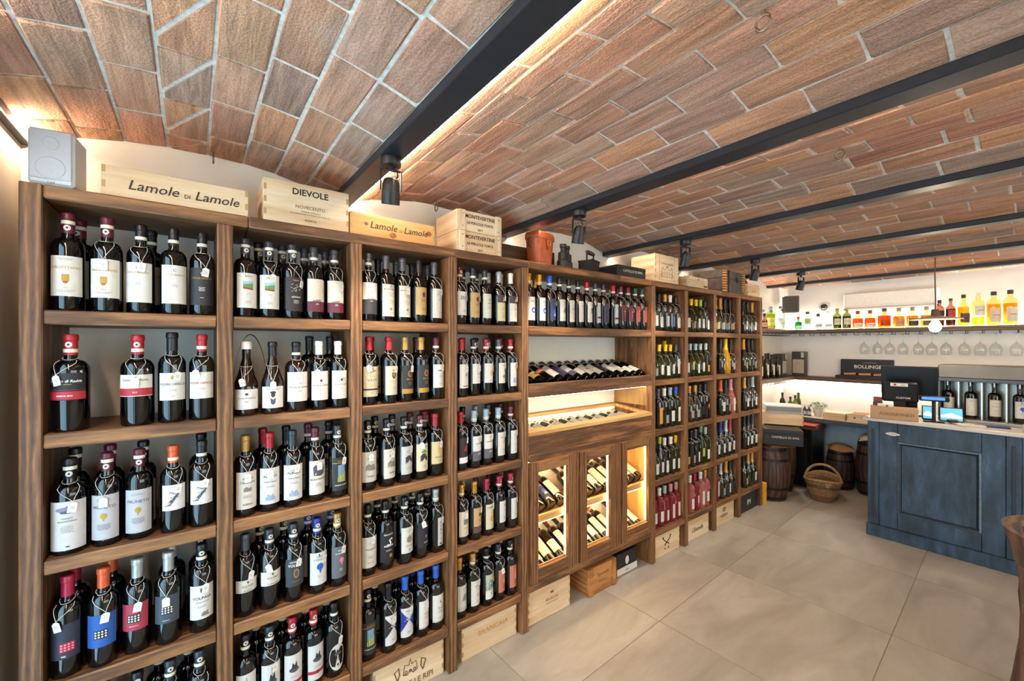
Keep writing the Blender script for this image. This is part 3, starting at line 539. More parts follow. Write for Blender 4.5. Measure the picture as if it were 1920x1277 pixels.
 'lins': ('#d9d4c8', 46, 138, 60, [('t', 'SALCHETO', 116, 7, 'd'), lines(104, 4, 36, 's'), ('r', -20, 70, 20, 71, 's'), lines(64, 2, 30, 't')], 'cream label with lettering'),
 'maze': ('#dcdad4', 46, 144, 60, [('x', 0, 120, 40, 36, 'd'), lines(86, 3, 30, 't'), lines(62, 2, 24, 's')], 'white label with dense black pattern'),
 'dome': ('#dcd2bc', 46, 144, 60, [('s', 0, 134, 8, 10, 'a'), ('p', [(-14, 92), (-14, 112), (0, 122), (14, 112), (14, 92)], 't'), lines(82, 3, 34, 's'), lines(60, 2, 20, 't')], 'parchment label with dome'),
 'tann': ('#c9a271', 44, 128, 60, [('e', 0, 104, 8, 7, 'd'), lines(88, 4, 34, 's'), ('r', -99, 44, 99, 66, '#53403a')], 'tan label with brown base'),
 'avig': ('#d9cdb2', 40, 140, 60, [('t', 'AVIGNONESI', 124, 9, 'd'), ('e', 0, 82, 11, 12, 'o'), ('e', 0, 82, 7, 8, 'a'), lines(106, 2, 24, 't')], 'parchment label with orange seal'),
 'whs': ('#dcdad6', 60, 146, 60, [('t', 'DEI', 124, 9, 'd'), lines(110, 2, 26, 't'), lines(80, 3, 34, 't')], 'white label with dark name'),
 'land': ('#b9c2b4', 44, 150, 60, [('p', [(-40, 96), (-20, 104), (0, 96), (20, 110), (40, 100), (40, 128), (-40, 128)], '#4f7d86'), ('e', 8, 130, 16, 8, 'y'), ('p', [(-40, 82), (0, 92), (40, 84), (40, 100), (0, 98), (-40, 96)], '#6b5a3c'), ('r', -99, 44, 99, 80, '#cfd4c6'), lines(70, 3, 30, 's')], 'label with painted landscape'),
 'coral': ('#c67a62', 52, 150, 60, [('p', [(-7, 92), (0, 136), (7, 92), (0, 84)], '#e0a58e'), ('t', 'IL', 80, 8, 'm'), ('t', 'MIO', 68, 9, 'm')], 'coral label with slender figure'),
 'bluew': ('#e2dfd6', 40, 150, 60, [('e', 0, 88, 17, 14, 'b'), ('p', [(-10, 84), (0, 96), (10, 90), (6, 80)], 'w'), ('t', 'MORELLINO', 128, 6, 's'), lines(118, 2, 30, 't')], 'white label with blue oval'),
 'blueb': ('#27345c', 46, 150, 60, [('e', 0, 84, 20, 16, 'b'), ('p', [(-16, 70), (0, 86), (16, 76), (16, 66), (-16, 66)], 'c'), ('t', 'LUCE', 124, 7, 'w')], 'dark blue seascape label'),
 'bust': ('#d3d0c6', 44, 140, 62, [('p', [(-16, 82), (-6, 104), (8, 108), (16, 92), (10, 78)], 't'), ('r', -99, 44, 99, 60, '#a7b0a2'), lines(128, 2, 30, 't')], 'grey white label with pale horse'),
 'rosw': ('#e3ddd2', 44, 140, 60, [('p', [(-4, 84), (4, 92), (8, 84), (2, 74)], '#c07a86'), ('t', 'CAPARZO', 116, 7, 's'), lines(106, 2, 24, 't'), lines(60, 2, 24, 't')], 'off-white label with small print'),
 'kite': ('#e0dcd2', 44, 150, 60, [('r', -10, 92, 6, 118, 'm'), ('r', -6, 96, 4, 108, 'g'), ('p', [(6, 92), (22, 56), (24, 58), (8, 96)], 'a'), lines(136, 2, 24, 't')], 'white label with maroon window'),
 'navl': ('#332d4c', 44, 140, 60, [('r', -18, 50, 18, 134, '#443c63'), ('t', 'ARGIANO', 112, 6.5, 'a'), lines(96, 3, 24, 'a')], 'indigo label'),
 'redo': ('#6e2230', 66, 142, 60, [('e', 0, 104, 22, 26, '#8f3a3e'), ('t', 'CANTINA', 110, 7, 'w'), lines(98, 2, 34, 'a')], 'wine red label with oval'),
 'reds': ('#a8382f', 66, 138, 60, [('t', 'ROSSO', 114, 8, 'w'), lines(104, 2, 34, 'w'), ('e', 0, 84, 7, 6, 'a')], 'brick red label'),
 'ltsl': ('#c9cdd0', 44, 140, 60, [('t', 'POLIZIANO', 118, 6.5, 's'), ('r', -99, 64, 99, 74, 'm'), lines(104, 3, 30, 't')], 'silver white label with maroon line'),
 'wht': ('#e2ded6', 40, 122, 64, [('t', 'BIANCO', 98, 7, 's'), lines(86, 2, 30, 't'), lines(58, 2, 24, 't')], 'white label'),
 'whtd': ('#e2ded6', 30, 112, 64, [('p', [(-10, 78), (0, 92), (12, 80), (2, 70)], 'd'), lines(100, 1, 24, 's'), lines(58, 2, 24, 't')], 'white label with dark motif'),
 'yelo': ('#d89a24', 36, 160, 64, [('t', 'OCHRE', 132, 7, 'k'), lines(118, 3, 30, 'm'), ('e', 0, 78, 12, 14, '#b97a18')], 'tall yellow label'),
 'oran': ('#d87a2c', 82, 128, 60, [('r', -99, 82, 99, 96, 'k'), lines(118, 2, 24, 'k')], 'orange label'),
 'goldl': ('#b98f4e', 36, 96, 64, [('e', 0, 66, 10, 12, 'd'), lines(86, 1, 24, 'k')], 'golden label'),
 'greyl': ('#9b958e', 34, 96, 66, [('t', 'BRUT', 66, 8, 'd'), lines(56, 2, 24, 'd')], 'grey label'),
 'lime': ('#b7bd5a', 64, 134, 62, [('e', 0, 98, 12, 12, '#e6e2c0'), lines(76, 2, 24, 's')], 'lime green label'),
 'pinkp': ('#e6d8c8', 30, 144, 64, [('x', 0, 122, 40, 34, '#d0566e'), ('t', 'ROSA', 88, 8, '#d0566e'), lines(70, 3, 30, 't')], 'cream label with pink pattern'),
 'purw': ('#e4dcd6', 26, 120, 60, [('r', -99, 26, 99, 58, '#a8327e'), lines(98, 2, 24, 's')], 'white label with magenta base'),
 'sail': ('#e4e2dc', 26, 122, 64, [('p', [(-40, 122), (40, 122), (40, 108), (-40, 84)], '#1a2330'), ('t', 'Vela', 70, 9, 's', .4), lines(58, 3, 30, 't')], 'white label with slanted top'),
 'blue1': ('#e2ded6', 40, 122, 64, [('r', -99, 40, -22, 122, 'b'), ('t', 'ETNA', 96, 7, 's'), lines(84, 2, 24, 't')], 'white label with blue edge'),
 'bkl': ('#1d1e22', 40, 116, 62, [('e', 0, 80, 16, 16, 's'), ('e', 0, 80, 12, 12, 'k'), lines(56, 1, 24, 'w')], 'black label with ring'),
}
LOWLAB = set('radk radw carb carf goldl greyl wht whtd lime oran sail blue1 bkl purw pinkp yelo volpl volpc scaro'.split())
for k_ in list(LB):                      # labels reach up to the shoulder of a claret bottle
    if k_ in LOWLAB: continue
    c_, a_, b_, h_, it_, d_ = LB[k_]; a2 = a_*.86; q_ = (168-a2)/(b_-a_); tz = lambda z: a2+(z-a_)*q_; out = []
    for t in it_:
        t = list(t)
        if t[0] == 't': t[2] = tz(t[2]); t[3] *= 1.3
        elif t[0] == 'l': t[1] = tz(t[1])
        elif t[0] in 'esx': t[2] = tz(t[2]); t[4] *= q_; t[3] *= 1.1
        elif t[0] == 'r': t[2] = tz(t[2]); t[4] = tz(t[4])
        elif t[0] == 'p': t[1] = [(x*1.1, tz(z)) for x, z in t[1]]
        elif t[0] == 'g': t[2] = tz(t[2])
        out.append(tuple(t))
    LB[k_] = (c_, a2, 168, h_, out, d_)
MC = {}
def bend(poly_v, rad): return [(rad*math.sin(x/rad), -rad*math.cos(x/rad), z) for x, z in poly_v]
def label_mesh(key, rad):
    ck = ('label', key, rad)
    if ck in MC: return MC[ck]
    col, z0, z1, ha, items, _ = LB[key]; oval = col[0] == 'O'; col = col[1:] if oval else col
    z0 /= 1000; z1 /= 1000; hw = rad*R(ha); r = random.Random(key); m = MB(); base = plain('#%02x%02x%02x' % tuple(int(int(col[q:q+2], 16)*.9) for q in (1, 3, 5)), .6, 0, .02, 50); lay = [0]
    def strip(x0, x1, a, b, mat, rr, n):
        x0 = max(x0, -hw); x1 = min(x1, hw)
        if x1 <= x0: return
        v = []
        for k in range(n+1): x = x0+(x1-x0)*k/n; v += [(x, a), (x, b)]
        m.add(bend(v, rr), [(2*k, 2*k+2, 2*k+3, 2*k+1) for k in range(n)], mat)
    r0 = rad+.0005
    if oval:
        n = 24; v = [(0, (z0+z1)/2)]+[(hw*math.cos(2*math.pi*k/n), (z0+z1)/2+(z1-z0)/2*math.sin(2*math.pi*k/n)) for k in range(n)]
        m.add(bend(v, r0), [(0, k+1, (k+1) % n+1) for k in range(n)], base)
    else: strip(-hw, hw, z0, z1, base, r0, 12)
    def poly(pts, mat, rr):
        pts = [(max(-hw, min(hw, x/1000)), z/1000) for x, z in pts]
        cx = sum(p[0] for p in pts)/len(pts); cz = sum(p[1] for p in pts)/len(pts)
        P = []
        for i in range(len(pts)):
            a, b = pts[i], pts[(i+1) % len(pts)]; k = max(1, int(math.hypot(b[0]-a[0], b[1]-a[1])/.008))
            P += [(a[0]+(b[0]-a[0])*j/k, a[1]+(b[1]-a[1])*j/k) for j in range(k)]
        n = len(P); mid = [((p[0]+cx)/2, (p[1]+cz)/2) for p in P]
        m.add(bend([(cx, cz)]+mid+P, rr), [(0, k+1, (k+1) % n+1) for k in range(n)]+[(k+1, n+k+1, n+(k+1) % n+1, (k+1) % n+1) for k in range(n)], mat)
    for i, it in enumerate(items):
        rr = r0+.00035+.00012*i; k = it[0]
        if k == 't':
            v, f = text2d(it[1], it[3]/1000, it[5] if len(it) > 5 else 0, .012)
            wmax = max(abs(p[0]) for p in v); sc_ = min(1, hw*.92/wmax)
            m.add(bend([(p[0]*sc_, it[2]/1000+p[1]) for p in v], rr), f, ink(it[4]))
        elif k == 'r': strip(it[1]/1000, it[3]/1000, max(z0, it[2]/1000), min(z1, it[4]/1000), ink(it[5]), rr, 8)
        elif k == 'l':
            for j in range(it[2]):
                z = (it[1]-j*4)/1000; wd = it[3]*r.uniform(.6, 1)/1000; x = -wd/2
                while x < wd/2:
                    l = r.uniform(.003, .008); strip(x, min(x+l, wd/2), z-.0006, z+.0006, ink(it[4]), rr, 1); x += l+.0012
        elif k == 'e': poly([(it[1]+it[3]*math.cos(a), it[2]+it[4]*math.sin(a)) for a in [j*math.pi/8 for j in range(16)]], ink(it[5]), rr)
        elif k == 's':
            x, z, w_, h_ = it[1:5]; poly([(x-w_/2, z+h_/2), (x-w_/2, z-h_*.1), (x-w_*.3, z-h_*.36), (x, z-h_/2), (x+w_*.3, z-h_*.36), (x+w_/2, z-h_*.1), (x+w_/2, z+h_/2)], ink(it[5]), rr)
        elif k == 'p': poly(it[1], ink(it[2]), rr)
        elif k == 'g':
            x, z = it[1], it[2]; poly([(x-17, z), (x+17, z), (x+17, z+28), (x-17, z+28)], ink(it[3]), rr)
            for a in range(4):
                for b in range(3): poly([(x-12.5+a*8.3+2.7*math.cos(t*math.pi/3), z+6+b*8+2.7*math.sin(t*math.pi/3)) for t in range(6)], ink(it[4]), rr+.0003)
        elif k == 'x':
            for j in range(26):
                x = it[1]+r.uniform(-.5, .5)*it[3]; z = it[2]+r.uniform(-.5, .5)*it[4]; a = r.uniform(-.6, .6); l = r.uniform(3, 8); dx, dz = l/2*math.cos(a), l/2*math.sin(a)
                poly([(x-dx, z-dz-.5), (x+dx, z+dz-.5), (x+dx, z+dz+.5), (x-dx, z-dz+.5)], ink(it[5]), rr)
    MC[ck] = m.mesh('label'); return MC[ck]
def prof_between(p, z0, z1, off):
    def rad(z):
        for (r0, a), (r1, b) in zip(p[2:], p[3:]):
            if a <= z <= b and b > a: return r0+(r1-r0)*(z-a)/(b-a)
        return p[-3][0]
    zs = sorted({z0, z1, *[z for r_, z in p if z0 < z < z1]}); return [(rad(z)+off, z) for z in zs]
def glass_mesh(t, g):
    k = ('glass', t, g)
    if k not in MC: MC[k] = MB().lathe(TYPE[t][0], 20, wineglass_mat(*GL[g])).mesh('glass_body')
    return MC[k]
def cap_mesh(t, c):
    k = ('cap', t, c)
    if k not in MC:
        p, rb, z0, h, rn = TYPE[t]; foil = t == 'ch'
        pr = prof_between(p, z0, h-.0005, .0009)
        if c == 'w' and t in ('bu', 'st'): pr = [(rn*1.3, h-.03), (rn*1.34, h-.026), (rn*1.34, h-.004), (rn*1.1, h+.001)]
        else: pr += [(rn*.96, h+.0008)]
        MC[k] = MB().lathe(pr, 18, plain(CAPC[c], .34, .45 if c in 'GvxzsO' else .15, .05, 90, .5 if foil else .1)).mesh('foil' if foil else 'capsule')
    return MC[k]
def band_mesh(t, style):
    k = ('band', t, style)
    if k not in MC:
        p, rb, z0, h, rn = TYPE[t]; m = MB(); zb = z0+.028 if style == 'R' else z0+.008
        m.lathe(prof_between(p, zb, zb+.011, .0016), 18, plain('#d8d2bd', .6, 0, .05, 200), caps=False)
        if style in 'RO':
            rr = rn+.0022; zc = zb-.012 if style == 'R' else zb+.024
            for rad, mt, o in ((.0085, 'w', 0), (.0068, 'm', .0003), (.0058, 'w', .0006), (.0035, 'k', .0009)):
                P = [(0, zc)]+[(rad*math.cos(j*math.pi/6), zc+rad*math.sin(j*math.pi/6)) for j in range(12)]
                m.add(bend(P, rr+o), [(0, j+1, (j+1) % 12+1) for j in range(12)], ink(mt))
        MC[k] = m.mesh('neck_band')
    return MC[k]
tagm = plain('#dddbd7', .6, 0, .02, 50); cordm = plain('#cfcac0', .8, 0, .05, 200)
def tag_meshes(t, var):
    k = ('tag', t, var)
    if k not in MC:
        p, rb, z0, h, rn = TYPE[t]; r = random.Random(var*5+1)
        def rad(z): return prof_between(p, z, z+.0001, 0)[0][0]
        zt = p[3][1]+.035 if t in ('bd', 'bt', 'st') else z0-.04
        zt = min(zt, z0-.012); a0 = (-.5, .35, 0, .7, -.8)[var]
        loop = []
        for j in range(16):
            a = -math.pi/2+2*math.pi*j/16; drop = .5-.5*math.cos(a+math.pi/2+math.pi); z = zt+.004+.012*math.sin(a)*.6; loop.append(((rad(z)+.0022)*math.cos(a), (rad(z)+.0022)*math.sin(a), z))
        st = MB().tube(loop, .0008, cordm, 5, True)
        for sgn in (-1, 1):
            pts = []
            for j in range(7):
                f = j/6; z = zt-.004-f*(.045+.008*var); a = -math.pi/2+a0*f*.9+sgn*.85*(1-f)*(.35+.65*math.cos(f*1.4)); rr = rad(max(.03, z))+.0022
                pts.append((rr*math.cos(a), rr*math.sin(a), z))
            st.tube(pts, .0008, cordm, 5)
        end = pts[-1]; an = math.atan2(end[1], end[0])+math.pi/2
        poly = [(-.0105, -.031), (.0105, -.031), (.0105, -.005), (.005, .0), (-.005, .0), (-.0105, -.005)]
        rr = rb+.0032; ez = end[2]; M = Matrix.Translation((rr*math.cos(an-math.pi/2), rr*math.sin(an-math.pi/2), ez)) @ Matrix.Rotation(an, 4, 'Z') @ Matrix.Rotation((-.25, .15, 0, .3, .1)[var], 4, 'Y') @ FRONT
        tg = MB().prism(poly, 0, .0008, tagm, M)
        for zz in (-.014, -.019): tg.add([(-.005, zz, .001), (.005, zz, .001), (.005, zz+.0012, .001), (-.005, zz+.0012, .001)], [(0, 1, 2, 3)], ink('t'), M)
        MC[k] = (tg.mesh('price_tag'), st.mesh('cord'))
    return MC[k]
ORD = ['first', 'second', 'third', 'fourth', 'fifth', 'sixth', 'seventh', 'eighth', 'ninth', 'tenth', 'eleventh', 'twelfth', 'thirteenth', 'fourteenth', 'fifteenth', 'sixteenth', 'seventeenth', 'eighteenth']
def bottle(t, g, cap, lab, band, tg, loc, rz, label, group, rot=None, name='wine_bottle', cat='wine bottle'):
    e = empty(name, loc, rz, rot); tag(e, label, cat, group)
    ob('glass_body', glass_mesh(t, g), e)
    if cap: ob('foil' if t == 'ch' else 'capsule', cap_mesh(t, cap), e)
    if lab: ob('label', label_mesh(lab, TYPE[t][1]), e)
    if band: ob('neck_band', band_mesh(t, band), e)
    if tg is not None:
        a, b = tag_meshes(t, tg); o = ob('price_tag', a, e); ob('cord', b, o)
    return e
def relax(xsl, rad, lo, hi):
    x = list(xsl)
    for _ in range(400):
        for i in range(len(x)):
            x[i] = min(max(x[i], lo+rad[i]+.003), hi-rad[i]-.003)
        for i in range(len(x)-1):
            d = x[i+1]-x[i]; need = rad[i]+rad[i+1]+.0025
            if d < need: s = (need-d)/2; x[i] -= s; x[i+1] += s
    return x
ROWN = ['top', 'second', 'third', 'fourth', 'bottom']
BAYN = ['leftmost', 'second', 'third', 'fourth', 'fifth', 'sixth', 'seventh', 'eighth']
def stock(bay, row, front, back=''):
    """front: 'px type glass cap label band tag; ...'  back: 'px cap ...' (bottles standing behind)"""
    U = UL if bay < 4 else UR; i = bay % 4; lo, hi = U[i]+PW, U[i+1]; z = SZ[row]+.0005
    F = [s.split() for s in front.split(';') if s.strip()]
    YF_ = YS+.056; rad = [TYPE[f[1]][1]+.002 for f in F]; X = relax([xs(float(f[0]), YF_) for f in F], rad, lo, hi)
    grp = 'bottles in the %s bay' % BAYN[bay]
    need = sum(2*r_+.003 for r_ in rad)+.008; fit = min(1.0, (hi-lo)/need)
    if fit < 1: X = relax([xs(float(f[0]), YF_) for f in F], [r_*fit-.0006 for r_ in rad], lo, hi)
    for k, (f, x) in enumerate(zip(F, X)):
        px, t, g, cap, lab = f[:5]; band = f[5] if f[5] != '-' else None; tg = int(f[6]) if f[6] != '-' else None
        rz = .62*math.atan2(x, YF_)+rnd.uniform(-.16, .16); yy = YF_+rnd.uniform(-.004, .006)
        lb = '%s-capped wine bottle, %s, %s from left, %s shelf, %s bay' % (CAPN[cap].replace(' ', '-'), LB[lab][5], ORD[k], ROWN[row], BAYN[bay])
        if len(lb.split()) > 16: lb = '%s-capped bottle, %s, %s in %s row, %s bay' % (CAPN[cap].replace(' ', '-'), LB[lab][5], ORD[k], ROWN[row], BAYN[bay])
        e = bottle(t, g, cap, lab, band, tg, (x, yy, z), rz, lb, grp); e.scale = (fit, fit, fit)
    B = back.split()
    YB_ = YS+.147; X = relax([xs(float(B[k]), YB_) for k in range(0, len(B), 2)], [.0405]*(len(B)//2), lo, hi)
    for k, x in enumerate(X):
        cap = B[2*k+1]; j = min(range(len(F)), key=lambda q: abs(float(F[q][0])-float(B[2*k]))); t = F[j][1]
        if t == 'ch' and TYPE[t][1] > .0405: t = 'bt'
        bottle('bd' if t == 'st' else t, F[j][2], cap, F[j][4], F[j][5] if F[j][5] != '-' else None, None, (x, YB_+rnd.uniform(-.003, .004), z), .62*math.atan2(x, YB_)+rnd.uniform(-.3, .3),
               '%s-capped wine bottle in the back, %s from left, %s shelf, %s bay' % (CAPN[cap].replace(' ', '-'), ORD[k], ROWN[row], BAYN[bay]), 'bottles standing behind in the %s bay' % BAYN[bay])
# ---- left unit
stock(0, 0, '127 bt k m gall R -;205 bt k m gall R 2;261 bd k k coll N 1;326 bd k k coll N -;382 bd k k collk N 1', '150 m 284 k')
stock(0, 1, '127 st k r radk O 0;273 st k r radw O 2;330 bt k k capk - 1;383 bd k r capr N 0')
stock(0, 2, '118 st k k dipr R 1;189 bd k m prun R 2;258 bd k m prun R -;326 bd k o slan N 1;377 bt k k slan2 N 1', '140 k 203 m 234 k 387 k')
stock(0, 3, '130 bt k c gridp - 0;189 bt k o gridb - 1;252 bt k v gridr - 1;315 bt k v grids - 2;378 bt k k volp O 1', '138 c 209 o 323 v 387 k')
stock(0, 4, '125 bd k m gall O 1;189 bd k r capr O 1;255 bd k k volp O 1;319 bd k s volp O 0;374 bd k s carl O 1', '300 k 352 k')
stock(1, 0, '456 bt k s istw R -;500 bt k s istw R 1;542 bt k s istk R 3;583 bt k s mela N -;627 bt k s mela N 3', '490 k 530 s 568 s 606 s')
stock(1, 1, '462 bu b w carb - 0;511 bu b k carf - 2;555 st b k carl N 2;602 bd k w cars - 0;637 bd k w cars - 1', '582 k 617 k')
stock(1, 2, '458 bd k G albc - 2;501 bd k r albo - 2;546 bd k s albo - 1;591 bd k m mont N 2;637 bd k s cypr O 1', '494 r 535 k 582 m 612 k')
stock(1, 3, '457 bd k z volpl - 1;505 bd k s volpc O 0;550 bd k s volpk O 1;595 bd k b bird O 3;635 bd k G birdg O 1', '487 k 532 k 577 b 622 b')
stock(1, 4, '457 bd k k scar O -;497 bd k s scar O 1;539 bd k r scarr O -;585 bd k r scarr O -;623 bd k k scaro N 1', '480 k 530 k 574 r 610 k')
stock(2, 0, '692 bd k z half N 2;722 bd k z mtv - -;755 bd k z mtv - 2;784 bd k k tanl - -;814 bd k z plw - 1', '708 k 744 z 777 k 806 z')
stock(2, 1, '692 bd k r orna - 0;730 bd k r cres - 1;759 bd k G blkg - 1;791 bd k G blkg - -;819 bd k m nerw N 1', '704 r 719 r 780 m')
stock(2, 2, '689 bd k k bldg O 2;725 bd k k bldg O 2;758 bd k k bull O 1;787 bd k m bullc O 0;815 bd k r masp - 1', '705 k 733 k 768 m 797 r')
stock(2, 3, '689 bd k k lowl N 1;721 bd k k scri N -;758 bd k k amaw O 1;787 bd k k blk O 0;818 bd k v vert N 1', '707 k 740 k 774 k 800 z')
stock(2, 4, '689 bd k k cypr O -;727 bd k k diak - 2;764 bd k B diab - 1;794 bd k B feath - 2;821 bd k B feath - -', '702 k 742 n 778 b 808 b')
stock(3, 0, '864 bd k m y20 O 3;882 bd k n tanl N 3;909 bd k s greenw N -;935 bd k v twot - 1;957 bd k w twow - 1', '876 k 897 k 918 v 947 w')
stock(3, 1, '864 bd k r redw - 2;888 bd k k s8 O 2;912 bd k c face O 3;935 bd k z vall N 1;960 bd k r villa N 1', '876 r 900 k 923 m 947 r')
stock(3, 2, '866 bd k r dkr - 1;887 bd k q whbk N 1;911 bd k q whbk N 1;934 bd k q lins N 1;959 bd k m maze N 1', '878 k 900 v 922 z 946 m')
stock(3, 3, '868 bd k x dome O 2;888 bd k x tann - 1;912 bd k c avig - 1;934 bd k c whs O -;956 bd k c whs O 1', '876 x 898 m 923 k 943 c')
stock(3, 4, '862 bd k x bust - -;886 bd k x rosw O 1;913 bd k k land N 3;941 bd k s coral O 0;963 bd k k coral O -', '874 k 898 k 927 s 950 k')
# ---- right unit
stock(4, 0, '1232 bd k k wht - -;1241 bd k k whtd - 2;1250 bd k x wht - -;1263 bd k w blue1 - 1;1276 bd k k whtd - 3', '1238 k 1258 x')
stock(5, 0, '1295 bu w w wht - -;1302 bu w y goldl - 1;1311 bu w y wht - -;1321 bd w l wht - 1;1331 bd k k whtd - -')
stock(6, 0, '1349 ch g x goldl - -;1356 ch g G greyl - 1;1368 ch k k greyl - 3;1377 ch k k goldl - 1', '1362 k')
stock(7, 0, '1394 ch g k wht - 1;1405 ch g s whtd - 1;1416 ch g x wht - 1')
stock(4, 1, '1233 bu w y greyl - -;1242 bu w y wht - 1;1253 bu w y whtd - 1;1265 bu w y wht - 1;1277 bd k e rosw - 3', '1246 y')
stock(5, 1, '1295 bu w q wht - -;1303 bu w q lime - 1;1312 bu w q whtd - 1;1322 bu w q wht - 3;1333 bd w q goldl - 1')
stock(6, 1, '1350 ch g k goldl - 1;1362 ch y y goldl - -;1374 ch b k greyl - 1', '1357 k')
stock(7, 1, '1396 ch g x goldl - -;1407 ch k k bkl - 1;1418 ch k k greyl - 2')
stock(4, 2, '1240 bd k z yelo - 1;1252 bd k w greyl - 1;1263 bd k q wht - 1;1276 bd w B pinkp - 3', '1246 z')
stock(5, 2, '1297 bu g x greyl - 1;1308 bu g x greyl - 1;1320 bd k k bkl - 2;1333 bd k k oran - 3', '1314 k')
stock(6, 2, '1352 ch g o wht - 1;1364 ch g k greyl - 1;1376 ch p P pinkp - 1')
stock(7, 2, '1396 ch g x wht - 1;1408 ch g k whtd - 1;1418 ch g q wht - 1')
stock(4, 3, '1233 bu w z wht - 2;1244 fl g l wht - 3;1257 bd k w sail - 1;1268 bd w w wht - 1;1280 bd w y whtd - 1')
stock(5, 3, '1295 bd k k goldl - -;1303 bd k k greyl - 1;1312 bd k z whtd - 1;1322 fl w L lime - 1;1332 bd w q whtd - 2')
stock(6, 3, '1352 ch g n wht - 2;1362 ch g b wht - 2;1372 ch g v wht - 1;1381 ch g r wht - 1')
stock(7, 3, '1398 ch g k wht - 2;1408 ch g k wht - 1;1417 ch g s wht - 1', '1403 k')
stock(4, 4, '1233 bd r w wht - -;1242 bd r w wht - 2;1254 bd r q whtd - -;1265 bd r P pinkp - 1;1276 bd r P pinkp - -')
stock(5, 4, '1300 bd p w whtd - 3;1315 bd r c purw - 1;1324 bd p w pinkp - 1;1333 bd p x wht - 1')
stock(6, 4, '1349 bd r w rosw - 1;1359 ch g v greyl - 1;1371 ch g x wht - 1;1382 ch g k bkl - 1')
stock(7, 4, '1396 ch g k goldl - 1;1407 ch g G bkl - -;1418 ch g x wht - 1', '1402 k')
# ---- the cabinet's top shelf
F = '999 O bluew;1016 O bluew;1030 B blueb;1047 k bust;1064 k lowl;1080 k rosw;1096 r kite;1110 s ltsl;1124 n navl;1150 r ltsl;1170 m redo;1186 m redo;1198 e reds;1210 e reds'.split(';')
X = relax([xs(float(f.split()[0]), YS+.056) for f in F], [.0395]*len(F), C0, C1)
for k, f in enumerate(F):
    px, cap, lab = f.split()
    bottle('bt' if k < 4 else 'bd', 'k', cap, lab, 'N', (None, None, 3, None, None, None, 1, None, 1, None, 1, 3, 1, None)[k], (X[k], YS+.056, 1.7145), .62*math.atan2(X[k], 1.86)+rnd.uniform(-.15, .15),
           '%s-capped bottle, %s, %s from left above the lying bottles' % (CAPN[cap], LB[lab][5], ORD[k]), 'bottles on the cabinet top shelf')
for k, (px, cap) in enumerate(((1003, 'O'), (1137, 'm'), (1157, 'm'), (1178, 'm'))):
    bottle('bd', 'k', cap, 'lowl', 'N', None, (xs(px, YS+.147), YS+.147, 1.7145), .5, '%s-capped bottle in the back row above the lying bottles, %s from left' % (CAPN[cap], ORD[k]), 'bottles behind on the cabinet top shelf')
# ---- bottles lying on slopes, bases to the front
def lying(n, x0, x1, ybase, zbase, tilt, labs, caps, where, grp, skip=()):
    for k in range(n):
        if k in skip: continue
        x = x0+(x1-x0)*(k+.5)/n; L = labs[k % len(labs)]; c = caps[k % len(caps)]; t = 'bd'
        # axis points back and up; label turned upwards
        M = Matrix.Rotation(-(math.pi/2-tilt), 4, 'X') @ Matrix.Rotation(rnd.uniform(-.15, .15), 4, 'Z')
        r = TYPE[t][1]; loc = Vector((x, ybase+r*math.sin(tilt), zbase+r*math.cos(tilt)))
        bottle(t, 'k', c, L, 'N' if k % 3 == 0 else None, None, loc, 0, '%s-capped lying bottle, %s from left %s' % (CAPN[c], ORD[k], where), grp, rot=M.to_euler())
IN0, IN1 = C0+.012, C1-.012
lying(14, IN0, IN1, YS+.034, 1.344, R(20), ['lowl', 'goldl', 'oran', 'rosw', 'navl', 'whbk', 'wht', 'bldg', 'lowl', 'blk', 'whs', 'lins', 'whtd', 'wht'], list('kkmkkksmnnkmms'), 'on the open rack', 'bottles lying on the open rack')
lying(13, IN0+.03, IN1-.03, YS+.062, 1.008, R(7), ['wht', 'whs', 'lins', 'wht', 'mtv'], list('kkskrkrkskkkk'), 'under the glass lid', 'bottles lying in the glass case')
lying(13, IN0+.01, IN1-.01, YS+.056, .597, R(24), ['blueb', 'blueb', 'blueb', 'whs', 'wht', 'lowl', 'whbk', 'wht', 'mtv', 'lins', 'wht', 'plw', 'lowl'], list('krrkskkGskkkk'), 'on upper rack behind the glazed doors', 'bottles on the upper cabinet rack', (4,))
lying(13, IN0+.01, IN1-.01, YS+.056, .249, R(24), ['wht', 'mtv', 'lins', 'wht', 'whs', 'wht', 'plw', 'wht', 'greenw', 'mtv', 'whtd', 'wht', 'twow'], list('kmkkmkkroookk'), 'on lower rack behind the glazed doors', 'bottles on the lower cabinet rack', (10,))
